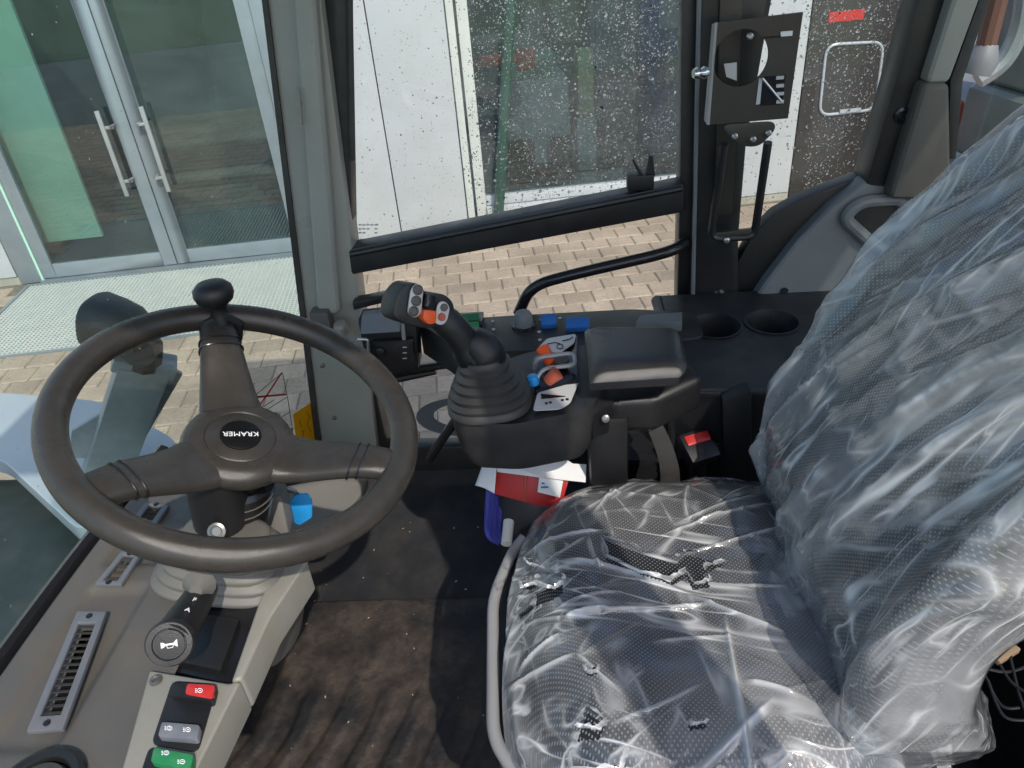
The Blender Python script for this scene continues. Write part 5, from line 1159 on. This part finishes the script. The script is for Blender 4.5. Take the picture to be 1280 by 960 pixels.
for i in range(len(pth) - 1):
    for k in range(4): fs.append((i * 4 + k, i * 4 + (k + 1) % 4, i * 4 + 4 + (k + 1) % 4, i * 4 + 4 + k))
tag(be.add(vs, fs).build('belt_strap', 'rubber'), 'black belt strap hanging below the armrest', 'strap')
hs = thing('cable_loop', at(830, 560, z=.4), 'black bent cable hose under the armrest', 'hose')
MB().tube(spline([at(808, 505, y=1.0), at(832, 512, y=.98), at(838, 545, y=.97), at(826, 590, y=.96)]), .008, 10).build('hose', 'black_gloss', hs)
for p in ((825, 555), (812, 508)): MB().lathe([(.006, 0), (.007, .006), (.004, .01)], at(*p, y=.97), (0, -1, .3), 10).build('fitting', 'steel', hs)
MB().tube([at(826, 575, y=.965), at(829, 578, y=.96)], .012, 12).build('clamp', 'chrome', hs)
MB().lathe([(.022, 0), (.024, .006), (.02, .012), (.016, .008)], at(755, 572, z=.42), V((0, -.6, .8)), 24).build('adjuster_knob', 'black_gloss', se)

zK = .47
pk = thing('seat_pocket', at(640, 640, z=.3), 'dark blue pouch strap beside the seat holding the papers', 'pouch')
for xo in (0, 9, 17): MB().tube(spline([at(612 + xo, 610, z=.42), at(610 + xo * .9, 640, z=.40), at(611 + xo * .8, 668, z=.38), at(625 + xo, 678, z=.37)]), .006, 8).build('strap', 'blue_strap', pk)
MB().prism([at(622, 614, z=.43), at(690, 622, z=.43), at(690, 690, z=.36), at(624, 680, z=.36)], (0, .0, -.03)).build('pouch_body', 'black_plastic', pk, bevel=.008)
MB().prism([at(608, 605, z=.45), at(615, 605, z=.45), at(614, 672, z=.38), at(607, 664, z=.38)], (.003, .0, -.004)).build('strap', 'blue_strap', pk)
pp = thing('owners_manual', at(660, 605, z=zK), 'red booklet with white sticker tucked in the pouch', 'booklet')
MB().prism([at(620, 586, z=zK), at(712, 598, z=zK), at(700, 640, z=zK - .06), at(618, 618, z=zK - .04)], V((.0, .012, .012))).build('cover', 'red_book', pp, bevel=.002)
MB().prism([at(674, 597, z=zK + .0035), at(704, 601, z=zK + .0035), at(700, 622, z=zK - .02), at(672, 615, z=zK - .02)], V((0, -.001, .001))).build('sticker', 'paper', pp)
MB().prism([at(656, 592, z=zK + .002), at(659, 592, z=zK + .002), at(656, 627, z=zK - .048), at(653, 626, z=zK - .048)], V((0, -.001, .001))).build('spine_crease', 'dusty_red', pp)
for p in ((682, 604), (681, 609)): MB().box(at(*p, z=zK - .003), (.012, .002, .002)).build('sticker_print', 'blue_knob', pp)
sh1 = MB().prism([at(616, 571, z=zK + .02), at(702, 571, z=zK + .02), at(716, 580, z=zK + .016), at(733, 581, z=zK + .014), at(732, 603, z=zK), at(676, 597, z=zK + .004), at(622, 590, z=zK)], (0, .0004, .0006))
tag(sh1.build('paper_sheet', 'paper', smooth=False), 'white paper sheet sticking out above the red booklet', 'paper')
sh2 = MB().grid(lambda u, v: (at(603, 582, z=zK).lerp(at(621, 581, z=zK + .01), u)).lerp(at(594, 607, z=zK - .02).lerp(at(618, 616, z=zK - .02), u), v) + V((0, 0, .002 * math.sin(u * 4))), 8, 8)
tag(sh2.build('paper_slip', 'paper', raw=True, ang=180, solid=.0008), 'small white paper slip beside the end of the red booklet', 'paper')

rb = tag(MB().prism([(.64, .1, 0), (1.0, .1, 0), (1.0, 1.38, 0), (.64, 1.38, 0)], (0, 0, .5)).build('rear_bulkhead', 'black_plastic', bevel=.03), kind='structure')
nt_ = thing('cord_net', at(1240, 850, z=.52), 'black elastic cord net behind the seat', 'net')
for a, b_, c in (((1225, 830), (1250, 880), (1275, 885)), ((1240, 810), (1262, 850), (1290, 870)), ((1228, 835), (1260, 840), (1290, 830)), ((1262, 815), (1272, 860), (1282, 890)), ((1235, 850), (1255, 895), (1290, 900))):
    MB().tube(spline([at(*a, z=.515), at(*b_, z=.51), at(*c, z=.515)]), .0016, 6).build('cord', 'black_plastic', nt_)
tag(MB().box(at(1256, 817, z=.513), (.035, .012, .008), Matrix.Rotation(.5, 3, 'Z')).build('wooden_slat', 'wood', bevel=.002), 'short pale wooden slat lying behind the seat', 'slat')
